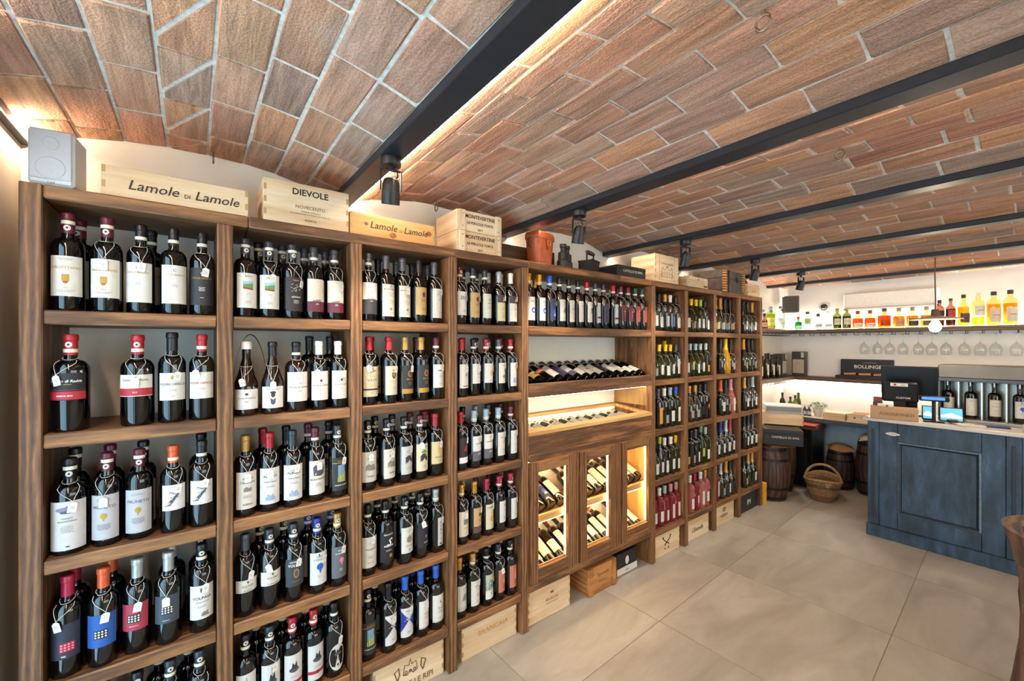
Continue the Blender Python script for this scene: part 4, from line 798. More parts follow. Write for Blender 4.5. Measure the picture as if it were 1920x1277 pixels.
# ------------------------------------------------------------------ things on top of the shelves
inkb = plain('#2a231c', .7, 0, .05, 80); burn = plain('#6b4a2c', .8, 0, .1, 90); nailm = plain('#6e6a64', .4, .8, .05, 90)
def crate(x0, x1, y0, y1, z0, z1, label, cat='wooden crate', mats=None, lines_=(), th=.011, joints=True, lid=False, rz=0.0, grp=None, slats=0, side=False):
    """open-grained box of five boards with printing on the face; base at z0"""
    px, py, pz = (mats or (pine('x'), pine('y'), pine('x'))); cx, cy = (x0+x1)/2, (y0+y1)/2
    e = tag(empty('wooden_crate', (cx, cy, z0), rz), label, cat, grp); a, b, h = (x1-x0)/2, (y1-y0)/2, z1-z0
    fr = MB().box(-a, -b, 0, a, -b+th, h, px, .0015).build('front_board', e)
    MB().box(-a, b-th, 0, a, b, h, px, .0015).build('back_board', e)
    for s in (-1, 1):
        MB().box(min(s*a, s*(a-th)), -b+th, 0, max(s*a, s*(a-th)), b-th, h, py, .001).build('side_board', e)
    MB().box(-a+th, -b+th, 0, a-th, b-th, th*.7, px).build('bottom_board', e)
    if lid: MB().box(-a+th, -b+th, h-th*.7, a-th, b-th, h-.001, px).build('lid', e)
    if joints:
        m = MB(); n = max(3, int(h/.022)); dk = plain('#b08a58', .7)
        for s in (-1, 1):
            for k in range(n):
                if k % 2: x = s*(a-th/2); m.box(x-th/2+.001, -b-.0006, h*k/n, x+th/2-.001, -b, h*(k+1)/n-.001, dk)
        m.build('finger_joints', fr)['kind'] = 'stuff'
    if slats:
        for s in (-1, 1):
            MB().box(s*(a-.028)-.017, -b-.009, -.0, s*(a-.028)+.017, -b, h, pine('z') if mats is None else px, .001).build('batten', e)
        m = MB()
        for s in (-1, 1):
            for z in (.2, .8): m.lathe([(.003, 0), (.003, .001)], 8, nailm, face(s*(a-.028), -b-.0095, h*z))
        m.build('nail_heads', fr)['kind'] = 'stuff'
    if lines_:
        for t in lines_:
            m = MB()
            if t[0] == 't': m.text(t[1], t[4], t[5], face(t[2]*a, -b-.0012, t[3]*h), *(t[6:] or ()))
            else:
                P = [(t[1]*a+x*t[3], t[2]*h+z*t[3]) for x, z in t[4]]; m.add([(x, -b-.0011-.0002*(len(t) > 6), z) for x, z in P], [tuple(range(len(P)))], t[5])
            m.build('lettering', fr)
    return e
Y0 = YS+.008; Z0 = TOPZ+.0005
# white loudspeaker
sp = tag(empty('loudspeaker', (-.335, YS+.075, Z0), R(-6)), 'small white loudspeaker on the shelf top by the left wall', 'speaker')
wp = plain('#c4c8cd', .45, 0, .02, 30); gp = plain('#b2b7be', .6, 0, .02, 300)
MB().box(-.05, -.055, .004, .05, .055, .172, wp, .008).build('cabinet', sp)
MB().box(-.044, -.0585, .022, .044, -.055, .168, gp, .0015).build('grille', sp)
for z, r in ((.055, .033), (.128, .019)): MB().lathe([(r, 0), (r*.93, .0016), (r*.5, .0006), (0, .0004)], 24, gp, face(0, -.0585, z)).build('driver', sp)
MB().text('CAP', .009, inkb, face(0, -.0556, .009)).build('badge', sp); MB().box(-.04, -.045, 0, .04, .045, .004, iron).build('foot_pad', sp)
# crates, left to right
crate(-.232, .157, Y0, Y0+.17, Z0, Z0+.094, 'long pine crate with black script lettering beside white loudspeaker', lines_=[('t', 'Lamole', -.36, .30, .044, inkb, .25, .006, 1.0), ('t', 'DI', .09, .30, .018, inkb), ('t', 'Lamole', .52, .30, .044, inkb, .25, .006, 1.0)])
crate(.205, .515, Y0, Y0+.2, Z0, Z0+.162, 'tall pine crate with bold black name above the second bay', lines_=[('t', 'DIEVOLE', .05, .72, .034, inkb, 0, .02), ('t', 'NOVECENTO', .05, .40, .018, burn), ('t', 'Chianti Classico', .05, .31, .011, burn, .2), ('t', 'DENOMINAZIONE DI ORIGINE CONTROLLATA', .05, .25, .007, burn), ('t', 'RISERVA', .05, .10, .012, burn)])
c3 = crate(.52, .914, Y0, Y0+.17, Z0, Z0+.094, 'knotty pine crate with black script lettering above the third bay', mats=(wood('x', '#b9834a', '#d3a368', '#e2bd86', .6, .7, .03, .15), wood('y', '#b9834a', '#d3a368', '#e2bd86', .6, .7, .03, .15), None), lines_=[('t', 'Lamole', -.27, .38, .042, inkb, .25, .006), ('t', 'DI', .14, .38, .016, inkb), ('t', 'Lamole', .50, .38, .040, inkb, .25, .006)])
kn = plain('#8a5a30', .7, 0, .2, 60)
for x, z, r in ((-.13, .050, .007), (-.01, .017, .013), (.165, .052, .012)): MB().lathe([(r, 0), (0, .0006)], 12, kn, face(x, -.085, z) @ Matrix.Scale(1.3, 4, (1, 0, 0))).build('knot', c3)
for k in range(2):
    crate(1.035, 1.31, Y0+.002, Y0+.225, Z0+k*.104, Z0+k*.104+.102, ('lower' if k == 0 else 'upper')+' of two stacked battened pine crates above the fourth bay', joints=False, slats=1,
          lines_=[('t', 'MONTEVERTINE', 0, .66, .026, inkb, 0, .02, .95), ('t', 'LE PERGOLE TORTE', 0, .36, .018, inkb, 0, .02), ('t', '2017', 0, .08, .016, inkb, 0, .02)], lid=True, grp='stacked battened crates')
dw = (wood('x', '#2e1e14', '#4d3420', '#6b4a2c', .6), wood('y', '#2e1e14', '#4d3420', '#6b4a2c', .6), None)
crate(1.42, 1.86, 1.985, 2.10, Z0, Z0+.125, 'dark wooden box behind the tan leather case', 'wooden box', mats=dw, joints=False)
# leather binocular case
lea = plain('#9c4a22', .42, 0, .12, 25, .15); le2 = plain('#7d3818', .5, 0, .1, 40); brass = plain('#b9a46a', .3, .9, .05, 60)
t = tag(empty('leather_case', (1.645, 1.885, Z0), R(14)), 'tan leather binocular case with strap and buckle on shelf top', 'leather case')
sec = lambda w_, d_, z: [(w_*(abs(math.cos(a))**.5)*(1 if math.cos(a) > 0 else -1), d_*(abs(math.sin(a))**.5)*(1 if math.sin(a) > 0 else -1), z) for a in [k*2*math.pi/24 for k in range(24)]]
def loft(rings, mat):
    m = MB(); n = 24; v = [p for r_ in rings for p in r_]
    f = [(j*n+i, j*n+(i+1) % n, (j+1)*n+(i+1) % n, (j+1)*n+i) for j in range(len(rings)-1) for i in range(n)]+[tuple(range(n))[::-1], tuple((len(rings)-1)*n+i for i in range(n))]
    return m.add(v, f, mat)
loft([sec(.075, .045, 0), sec(.078, .047, .006), sec(.09, .056, .15)], lea).build('body', t)
loft([sec(.094, .06, .15), sec(.096, .061, .153), sec(.096, .061, .176), sec(.09, .055, .19), sec(.06, .03, .196)], lea).build('lid', t)
MB().box(-.008, -.0645, .09, .008, -.0615, .17, le2, .001).build('strap', t); MB().tube([(-.012, -.067, .115), (.012, -.067, .115), (.012, -.067, .14), (-.012, -.067, .14)], .002, brass, 6, True).build('buckle', t)
MB().tube([(-.098, 0, .155), (-.115, 0, .14), (-.116, 0, .105), (-.094, 0, .095)], .003, iron).build('ring', t)
# binoculars
bk = plain('#1d1c1d', .5, .1, .1, 120, .2)
t = tag(empty('binoculars', (1.845, 1.875, Z0), R(25)), 'black binoculars standing upright beside the leather case', 'binoculars')
for s in (-1, 1):
    MB().lathe([(.032, 0), (.034, .004), (.034, .045), (.028, .05), (.027, .095), (.022, .1)], 18, bk, Matrix.Translation((s*.042, 0, 0))).build('barrel', t)
    MB().lathe([(.017, .1), (.016, .128), (.021, .13), (.021, .15), (.015, .152)], 16, bk, Matrix.Translation((s*.032, 0, 0))).build('eyepiece', t)
MB().box(-.03, -.012, .05, .03, .012, .075, bk, .004).cyl((0, 0, .04), (0, 0, .12), .009, bk).build('bridge', t)
# flat iron
ci = plain('#221f20', .6, .5, .15, 90, .4)
t = tag(empty('charcoal_iron', (2.09, 1.885, Z0), R(20)), 'antique black charcoal iron with wooden handle on shelf top', 'iron')
MB().prism([(-.1, -.05), (.05, -.05), (.11, 0), (.05, .05), (-.1, .05)], 0, .014, ci).build('sole_plate', t)
MB().prism([(-.095, -.044), (.046, -.044), (.098, 0), (.046, .044), (-.095, .044)], .014, .065, ci).build('coal_box', t)
m = MB().prism([(-.098, -.047), (.048, -.047), (.102, 0), (.048, .047), (-.098, .047)], .065, .074, ci)
for x in (-.08, -.05, -.02, .01, .04): m.box(x, -.048, .074, x+.012, -.04, .082, ci)
m.build('lid', t)
m = MB()
for x in (-.06, .055): m.tube([(x, 0, .074), (x, 0, .13)], .005, ci, 8)
m.build('handle_posts', t); MB().lathe([(.008, -.065), (.012, -.05), (.014, 0), (.012, .05), (.008, .065)], 12, plain('#3a2216', .5), Matrix.Translation((0, 0, .135)) @ Matrix.Rotation(R(90), 4, 'Y')).build('handle', t)
# boxes on the right
bkb = plain('#17181a', .45, 0, .08, 60); wh = plain('#d9d6d0', .6)
def carton(x0, x1, y0, y1, z0, z1, mat, label, texts, name='gift_box', rz=0):
    e = tag(empty(name, ((x0+x1)/2, (y0+y1)/2, z0), rz), label, 'box'); a, b, h = (x1-x0)/2, (y1-y0)/2, z1-z0
    MB().box(-a, -b, 0, a, b, h*.72, mat, .002).build('box_body', e); MB().box(-a-.001, -b-.001, h*.72+.0005, a+.001, b+.001, h, mat, .002).build('box_lid', e)
    m = MB()
    for t in texts: m.text(t[0], t[3], t[4], face(t[1]*a, -b-.0022, t[2]*h), *(t[5:] or ()))
    if texts: m.build('lettering', e)
    return e
carton(2.275, 2.59, Y0, Y0+.22, Z0, Z0+.074, bkb, 'flat black box with white lettering on the shelf top', [('CASTELLO DI AMA', .05, .40, .026, wh)])
arch = [(-.5, .0), (-.5, .9), (-.36, 1.0), (-.2, 1.02), (0, 1.2), (.2, 1.02), (.36, 1.0), (.5, .9), (.5, 0)]
t = crate(2.705, 3.02, Y0, Y0+.21, Z0, Z0+.207, 'tall pale crate with burnt chateau drawing on shelf top', lid=True)
m = MB()
def lineset(m, pts, x, z, s, y, mat, r=.0013): m.tube([(x+a*s, y, z+b*s) for a, b in pts], r, mat, 4)
lineset(m, arch+[arch[0]], 0, .018, .2, -.105, burn)
lineset(m, [(-.36, .12), (-.36, .38), (-.3, .5), (-.24, .38), (-.1, .4), (0, .52), (.1, .4), (.24, .38), (.3, .5), (.36, .38), (.36, .12), (-.36, .12)], 0, .018, .2, -.105, burn, .0018)
for k in range(5): lineset(m, [(-.3+.15*k-.03, .16), (-.3+.15*k-.03, .3), (-.3+.15*k+.03, .3), (-.3+.15*k+.03, .16)], 0, .018, .2, -.105, burn)
for s in (-1, 1): lineset(m, [(s*.4, .04), (s*.42, .2), (s*.36, .24), (s*.3, .04)], 0, .018, .2, -.105, burn)
lineset(m, [(-.16, .96), (0, 1.08), (.16, .96), (.05, .92), (0, 1.0), (-.05, .92), (-.16, .96)], 0, .018, .2, -.105, burn)
m.text('CHATEAU MARGAUX', .017, burn, face(0, -.1062, .135)); m.text('GRAND VIN', .010, burn, face(0, -.1062, .12))
m.build('branded_drawing', t)
t = crate(3.175, 3.49, Y0+.01, Y0+.2, Z0, Z0+.088, 'low pale crate with lined print between chateau crate and trunk', lid=True)
m = MB()
for k in range(4): m.box(-.15, -.0965, .015+.014*k, .1, -.0955, .017+.014*k, burn)
m.box(.09, -.0966, .01, .145, -.0955, .026, burn); m.lathe([(.008, 0), (0, .0006)], 10, burn, face(.0, -.0953, .068)); m.build('branded_drawing', t)
tr = tag(empty('old_trunk', (3.97, 1.935, Z0), R(4)), 'dark old trunk with wicker corners and iron latch on shelf top', 'trunk')
gw = plain('#4b4640', .75, 0, .2, 30, .3); wk = plain('#b9854a', .7, 0, .2, 60)
MB().box(-.225, -.11, 0, .225, .11, .13, gw, .004).build('body', tr); MB().box(-.225, -.11, .131, .225, .11, .205, gw, .004).build('lid', tr)
for s in (-1, 1):
    m = MB()
    for k in range(9): m.tube([(s*.213+.014*math.cos(a)*1.6, -.11+.01*math.sin(a)-.002, .012+.0225*k+.003*math.sin(3*a)) for a in [j*math.pi/4 for j in range(8)]], .008, wk, 6, True)
    m.build('wicker_corner', tr)
MB().tube([(.06+.02*math.cos(a), -.116, .13+.025*math.sin(a)) for a in [k*math.pi/5 for k in range(10)]], .003, iron, 6, True).build('latch_ring', tr)
MB().box(-.13, -.114, .0, -.11, -.11, .2, iron).build('strap', tr)
crate(4.245, 4.5, Y0+.01, Y0+.2, Z0, Z0+.12, 'small pale crate at the bar end of the shelf top', lines_=[('t', 'TENUTA', 0, .35, .02, burn), ('t', 'V', -.6, .6, .02, burn)], lid=True)
cp = tag(empty('curled_leaf', (4.40, Y0+.12, Z0+.1205)), 'curled brown leather flap on the small pale crate', 'leather flap')
m = MB(); v = []
for k in range(9):
    a = k/8; x = -.09+.18*a; z = .004+.075*(1-a)**1.6; v += [(x, -.05+.02*a, z), (x, .05, z+.004), (x, -.05+.02*a, z+.004), (x, .05, z+.008)]
m.add(v, [q for k in range(8) for q in ((4*k, 4*k+4, 4*k+5, 4*k+1), (4*k+2, 4*k+3, 4*k+7, 4*k+6), (4*k, 4*k+2, 4*k+6, 4*k+4), (4*k+1, 4*k+5, 4*k+7, 4*k+3))], plain('#a8693a', .5)); m.build('flap', cp)
# ------------------------------------------------------------------ crates under the shelves
FZ = .0005; YC = YS+.03
low = .160
crate(.175, .49, YC, YC+.25, FZ, low, 'pine crate on the floor under the second bay')
t = crate(.625, .972, YC, YC+.25, FZ, low+.012, 'pale pine crate with crest and capital lettering under third bay', lines_=[('t', 'PODERE LE RIPI', 0, .12, .038, burn, 0, .01, .9)])
m = MB(); lineset(m, [(-.5, 0), (-.4, .6), (-.1, .5), (0, .9), (.1, .5), (.4, .6), (.5, 0), (.2, -.1), (0, .15), (-.2, -.1), (-.5, 0)], .0, .085, .07, -.126, burn, .0022)
for s in (-1, 1): lineset(m, [(s*.9, -.2), (s*1.1, .4), (s*.8, .6), (s*.75, .1), (s*.9, -.2)], 0, .085, .07, -.126, burn, .003)
for k in range(3): lineset(m, [(-.3+.3*k+.09*math.cos(a), .1+.09*math.sin(a)) for a in [j*math.pi/4 for j in range(9)]], 0, .085, .07, -.126, burn, .002)
m.build('branded_drawing', t)
t = crate(1.075, 1.425, YC, YC+.25, FZ, low+.01, 'pale pine crate with stamped name under the fourth bay', lines_=[('t', 'BRANCAIA', .1, .55, .036, plain('#c08a4e', .7), 0, .012, 1.1)])
t = crate(C0+.02, 1.845, YC, YC+.24, FZ, .19, 'light pine crate with small crown print under the cabinet', lines_=[('t', 'RICASOLI', .1, .5, .024, burn), ('t', 'CASTELLO DI BROLIO', .1, .40, .010, burn), ('s', .1, .70, .012, [(-1, 0), (-1.3, 1.2), (-.5, .5), (0, 1.5), (.5, .5), (1.3, 1.2), (1, 0)], burn)])
br = (wood('x', '#7d4f28', '#a8703c', '#bf8850', .55, 1, .05), wood('y', '#7d4f28', '#a8703c', '#bf8850', .55, 1, .05), None)
crate(1.985, 2.265, YC-.02, YC+.2, FZ, .172, 'honey brown battened crate under the middle of the cabinet', mats=br, joints=False, slats=1, lid=True, lines_=[('t', 'Tignanello', 0, .62, .030, burn, .2), ('t', 'ANTINORI', 0, .38, .018, burn), ('t', '2012', 0, .18, .014, burn)])
e = carton(2.32, 2.54, YC+.02, YC+.22, FZ, .15, bkb, 'black and white carton beside the honey brown crate', [])
MB().box(-.112, -.1035, .004, .112, -.102, .05, wh).text('VINO', .018, inkb, face(0, -.1045, .018)).build('printed_band', e)
MB().lathe([(.02, 0), (0, .0006)], 16, wh, face(0, -.1025, .09) @ Matrix.Scale(1.5, 4, (0, 1, 0))).build('emblem', e)
for k, (nm, tx_) in enumerate((('crossed keys brand', None), ('script brand', "L'Esterelle"), ('crown brand', 'ALBOLA'))):
    x0, x1 = UR[k]+PW+.012, UR[k+1]-.03
    t = crate(x0, x1, YC, YC+.25, FZ, low+.01, 'pine crate with %s under the %s bay' % (nm, BAYN[4+k]), lines_=[('t', tx_, 0, .34, .05 if k == 1 else .042, inkb, .2 if k == 1 else 0, .01, .85)] if tx_ else [])
    m = MB()
    if k == 0:
        for s in (-1, 1): lineset(m, [(s*.5, .5), (s*.35, .3), (-s*.3, -.1)], 0, .08, .1, -.126, inkb, .004); m.lathe([(.009, 0), (0, .001)], 10, inkb, face(s*.05, -.1255, .13)); m.box(-.004*s+s*.028-.006, -.1265, .04, -.004*s+s*.028+.006, -.1255, .05, inkb)
        m.text('C    R', .02, inkb, face(0, -.1258, .035)); m.build('branded_drawing', t)
    if k == 2: lineset(m, [(-.4, 0), (-.5, .5), (-.2, .3), (0, .7), (.2, .3), (.5, .5), (.4, 0), (-.4, 0)], 0, .11, .05, -.126, inkb, .003); m.build('branded_drawing', t)
e = carton(UR[3]+PW+.012, UR[4]-.012, YC-.005, YC+.24, FZ, .172, bkb, 'large black carton with white monogram under the eighth bay', [('R', -.05, .34, .075, wh), ('M', .12, .34, .075, wh)])
e = carton(4.545, 4.60, 1.79, 1.90, FZ, .215, plain('#d59a2c', .5), 'slim yellow carton standing at the shelf end', [('VEUVE', 0, .6, .012, inkb)], 'carton')
# ------------------------------------------------------------------ spot lamps on the beams
bm = plain('#15181c', .4, .2, .05, 60)
for k, x in enumerate(BEAMS[1:6]):
    t = tag(empty('spot_lamp', (x, 1.477, BZ0-.0005)), 'black adjustable spot lamp on the %s ceiling beam from left' % ORD[k], 'spot lamp', 'spot lamps on the ceiling beams')
    MB().lathe([(.034, -.03), (.036, -.027), (.036, -.001), (.034, 0)], 24, bm).build('canopy', t)
    MB().cyl((0, 0, -.045), (0, 0, -.03), .009, bm).build('swivel', t)
    yaw = R(-16); tilt = R(17)
    br_ = MB()
    for s in (-1, 1): br_.box(s*.036-.0025, -.007, -.118, s*.036+.0025, .007, -.044, bm, .001, Matrix.Rotation(yaw, 4, 'Z'))
    br_.box(-.038, -.007, -.047, .038, .007, -.042, bm, .001, Matrix.Rotation(yaw, 4, 'Z')); br_.build('bracket', t)
    M = Matrix.Translation((0, 0, -.108)) @ Matrix.Rotation(yaw, 4, 'Z') @ Matrix.Rotation(tilt, 4, 'X')
    MB().lathe([(.012, .035), (.024, .03), (.031, .012), (.031, -.012), (.0325, -.013), (.0325, -.058), (.030, -.058), (.029, -.045)], 24, bm, M, caps=False).lathe([(.0, .035), (.012, .035)], 24, bm, M).build('lamp_head', t)
    MB().lathe([(0, -.047), (.029, -.047)], 24, glow('#fff1dc', 12), M).build('lens', t)
    MB().tube([(.01, .005, -.03), (.028, .01, -.04), (.03, .012, -.06), (.014, .012, -.07), (.004, .008, -.075)], .003, bm).build('cable', t)
    l = bpy.data.lights.new('spot_lamp_light', 'SPOT'); l.energy = 34; l.color = (1, .89, .76); l.spot_size = R(80); l.spot_blend = .8; l.shadow_soft_size = .025
    lo = ob('spot_lamp_light', l); lo.parent = t; lo.matrix_local = M @ Matrix.Translation((0, 0, -.062))
# ------------------------------------------------------------------ the bar corner
dkw = lambda a: wood(a, '#2f2218', '#54402e', '#705840', .5, 1.0, .05)
UZ, LZ = 1.788, 1.228                       # tops of the two wall shelves
BX = XR-.2
def bar_shelf(z, label, y_end):
    e = tag(empty('wall_shelf', (0, 0, 0)), label, 'shelf')
    MB().box(BX, y_end, z-.045, XR-.003, YB-.003, z, dkw('y'), .003).build('shelf_board', e)
    MB().box(4.60, YB-.2, z-.045, BX-.0005, YB-.003, z, dkw('x'), .003).build('shelf_board', e)
    return e
us = bar_shelf(UZ, 'dark upper bar shelf running round the corner', -1.2)
ls = bar_shelf(LZ, 'dark lower bar shelf running round the corner', .62)
MB().box(XR-.03, -1.15, UZ+.0005, XR-.012, YB-.03, UZ+.012, glow('#fff6e8', 190)).build('led_strip', us)
MB().box(XR-.05, .65, LZ-.055, XR-.03, YB-.05, LZ-.046, glow('#fff3df', 75)).build('led_strip', ls)
MB().box(4.7, YB-.03, UZ+.0005, 5.7, YB-.012, UZ+.010, glow('#fff6e8', 110)).build('led_strip', us)
MB().box(4.7, YB-.05, LZ-.055, 5.7, YB-.03, LZ-.046, glow('#fff3df', 40)).build('led_strip', ls)
steel = plain('#938f88', .32, .9, .04, 30); chrome = plain('#8d8a86', .2, 1, .02, 30)
# stemware rails and glasses
for k in range(26):
    y = 1.9-k*.105
    if y < -.95: break
    MB().tube([(BX+.02, y, UZ-.045), (BX+.02, y, UZ-.072), (BX+.17, y, UZ-.072), (BX+.17, y, UZ-.045)], .0028, iron, 5).build('glass_rail', us)
for z, par in ((UZ, us), (LZ, ls)):
    for k in range(10):
        x = 4.75+k*.105; MB().tube([(x, YB-.18, z-.045), (x, YB-.18, z-.072), (x, YB-.03, z-.072), (x, YB-.03, z-.045)], .0028, iron, 5).build('glass_rail', par)
gm = thin_glass('#fafcfc', 3.0)
gp_ = [(.034, 0), (.033, .002), (.006, .006), (.0035, .02), (.0035, .085), (.008, .095), (.03, .115), (.041, .145), (.042, .165), (.036, .2), (.033, .215)]
gmesh_b = MB().lathe([p for p in gp_ if p[1] >= .085], 20, gm, caps=False).mesh('bowl'); gmesh_s = MB().lathe([p for p in gp_ if p[1] <= .0951], 16, gm).mesh('stem')
for k, px in enumerate((1620, 1645, 1668, 1693, 1722, 1747, 1774, 1808, 1838, 1867, 1906)):
    y = ys(px, BX+.1)
    e = tag(empty('wine_glass', (BX+.1, y, UZ-.068), 0, (math.pi, 0, 0)), 'stemmed wine glass hanging upside down, %s from left under upper bar shelf' % ORD[k], 'wine glass', 'wine glasses hanging under the shelf')
    ob('bowl', gmesh_b, e); ob('stem', gmesh_s, e)
# spirits: profile, colour of the liquor, stopper, label
def spirit(px, X, z, prof, h, wd, col, fill, stop, lab, label, sq=False, Y=None, lab2=None):
    y = Y if Y is not None else ys(px, X)
    e = tag(empty('spirit_bottle', (X, y, z+.0005), R(-60)), label, 'bottle', 'bottles on the upper bar shelf')
    P = {'cyl': [(.5, 0), (.5, .62), (.46, .68), (.2, .76), (.17, .8), (.17, .93)], 'dec': [(.42, 0), (.5, .06), (.5, .42), (.42, .56), (.2, .64), (.16, .68), (.16, .84)], 'tri': [(.5, 0), (.49, .06), (.2, .66), (.14, .74), (.14, .86)],
         'gin': [(.5, 0), (.5, .5), (.44, .56), (.2, .62), (.17, .66), (.17, .84)], 'con': [(.46, 0), (.5, .05), (.34, .6), (.18, .72), (.16, .78), (.16, .9)], 'sho': [(.5, 0), (.5, .66), (.42, .74), (.18, .8), (.18, .9)]}[prof]
    n = 4 if sq else 18; f = 1.35 if sq else 1; M = Matrix.Rotation(math.pi/4, 4, 'Z') if sq else None
    pr = [(r*wd*f, q*h) for r, q in P]
    MB().lathe(pr, n, plain_glass(col), M).build('glass_body', e)
    if fill: 
        top = fill*h; inn = [(r*wd*f*.93, min(q*h+.003, top)) for r, q in P if q*h < top]; inn.append((inn[-1][0]*.97, top)); MB().lathe(inn, n, liquor(fill_col[col]), M).build('liquor', e)
    rs = P[-1][0]*wd
    MB().lathe([(rs*1.15, P[-1][1]*h-.004), (rs*1.2, h-.003), (rs, h)], 12, plain(stop, .5, 0, .1, 60)).build('stopper', e)
    if lab:
        c, a, b = lab
        if sq:
            MB().box(-.5*wd*.8, -.5*wd*.96-.0012, a*h, .5*wd*.8, -.5*wd*.96, b*h, plain(c, .6)).box(-.3*wd, -.5*wd*.96-.0016, (a+b)/2*h, .3*wd, -.5*wd*.96-.001, (a+b)/2*h+.003, ink('k')).build('label', e)
        else:
            rr = max(r for r, q in P)*wd+.0008
            if prof == 'tri': rr = (.5-.5*(a+b)*.42)*wd+.004
            MB().lathe([(rr, a*h), (rr, b*h)], 14, plain(c, .6), caps=False, a0=-math.pi/2-.95, a1=-math.pi/2+.95).lathe([(rr+.0006, (a+b)/2*h), (rr+.0006, (a+b)/2*h+.004)], 8, ink('k'), caps=False, a0=-math.pi/2-.5, a1=-math.pi/2+.5).build('label', e)
    return e
def liquor(col):
    key = ('liq', col)
    if key in MATS: return MATS[key]
    m, nt, b = nodes('liquor_%d' % len(MATS)); out = nt.nodes['Material Output']; b.inputs['Base Color'].default_value = hexc(col); b.inputs['Roughness'].default_value = .1
    t = N(nt, 'ShaderNodeBsdfTransparent'); c = hexc(col); t.inputs[0].default_value = tuple(x**.6 for x in c[:3])+(1,)
    mx = N(nt, 'ShaderNodeMixShader'); mx.inputs[0].default_value = .35; nt.links.new(t.outputs[0], mx.inputs[1]); nt.links.new(b.outputs[0], mx.inputs[2]); nt.links.new(mx.outputs[0], out.inputs[0])
    MATS[key] = m; return m
def plain_glass(col): return thin_glass(col, 1.3)
fill_col = {'#f6faf8': '#e4ece8', '#f8ecc8': '#d98f1c', '#f7ddb0': '#cf5c14', '#fbf3b4': '#e6c21c', '#e4f0c4': '#b9c83a', '#9fd8b4': '#1f8f58', '#b8c48c': '#4a4a1c', '#d8b0a0': '#4a1a12', '#fbf0c0': '#efb81a'}
CL = '#f6faf8'; AM = '#f8ecc8'; OR = '#f7ddb0'; YE = '#fbf3b4'
SP = [(1497, 'gin', .16, .075, '#9fd8b4', .6, '#b02a2a', ('#dfe8d8', .12, .3), 'small green gin bottle with red top on upper bar shelf'), (1514, 'sho', .215, .085, CL, .3, '#3a3530', ('#9cc47c', .3, .62), 'clear bottle with square green label on upper bar shelf'),
      (1534, 'gin', .185, .085, CL, .3, '#25201e', ('#d8d8d4', .1, .36), 'short clear bottle with black stopper beside green label'), (1555, 'cyl', .21, .08, CL, .3, '#d8d8d4', ('#e8e8e4', .1, .3), 'clear gin bottle with pale stopper on upper bar shelf'),
      (1574, 'cyl', .235, .08, '#b8c48c', .6, '#7a8a3a', ('#d8cdb0', .2, .5), 'olive whisky bottle with cream label, left of a pair'), (1593, 'cyl', .235, .08, '#b8c48c', .6, '#a89a6a', ('#d8cdb0', .2, .5), 'olive whisky bottle with cream label, right of a pair'),
      (1613, 'dec', .195, .098, OR, .56, '#6b3f2a', ('#e0d8cc', .06, .28), 'squat orange decanter with cork, left of a pair'), (1635, 'dec', .195, .098, OR, .56, '#6b3f2a', ('#e0d8cc', .06, .28), 'squat orange decanter with cork, right of a pair'),
      (1662, 'tri', .208, .12, OR, .62, '#3a2418', ('#e2a060', .1, .42), 'triangular amber bottle with dark stopper'), (1689, 'dec', .205, .095, AM, .56, '#8a8478', ('#c98a5a', .06, .42), 'round amber bottle with copper label'),
      (1712, 'dec', .205, .095, AM, .56, '#8a8478', ('#3a3038', .06, .42), 'round amber bottle with dark label'), (1737, 'dec', .205, .095, AM, .56, '#9a948a', ('#5a5048', .06, .4), 'round amber bottle with brown label by the pendant'),
      (1771, 'sho', .26, .07, '#d8b0a0', .6, '#17181a', ('#26181a', .2, .6), 'dark rum bottle behind the pendant lamp'), (1787, 'cyl', .27, .068, '#d8b0a0', .62, '#1c1a1c', ('#a03a30', .3, .58), 'dark red bottle right of the pendant lamp'),
      (1806, 'con', .30, .085, YE, .6, '#2a1a14', ('#4a3a28', .1, .4), 'tall conical yellow bottle with wire stopper'), (1829, 'sho', .31, .085, '#fbf0c0', .25, '#e6dfcf', ('#d0cfc4', .3, .6), 'clear bottle with lemon label and swing top'),
      (1852, 'sho', .31, .09, '#fbf0c0', .62, '#2a2624', ('#cfc2ae', .08, .5), 'square shouldered yellow bottle, left of three'), (1877, 'sho', .315, .09, '#fbf0c0', .62, '#2a2624', ('#cfc2ae', .08, .5), 'square shouldered yellow bottle, middle of three'),
      (1901, 'sho', .32, .092, CL, .3, '#2a2624', ('#cfc6ba', .08, .5), 'square shouldered clear bottle, right of three')]
SY = relax([-ys(s_[0], BX+.06) for s_ in SP], [s_[3]/2+.003 for s_ in SP], -2.0, 1.0)
for s_, y_ in zip(SP, SY): spirit(0, BX+.06, UZ, *s_[1:], Y=-y_)
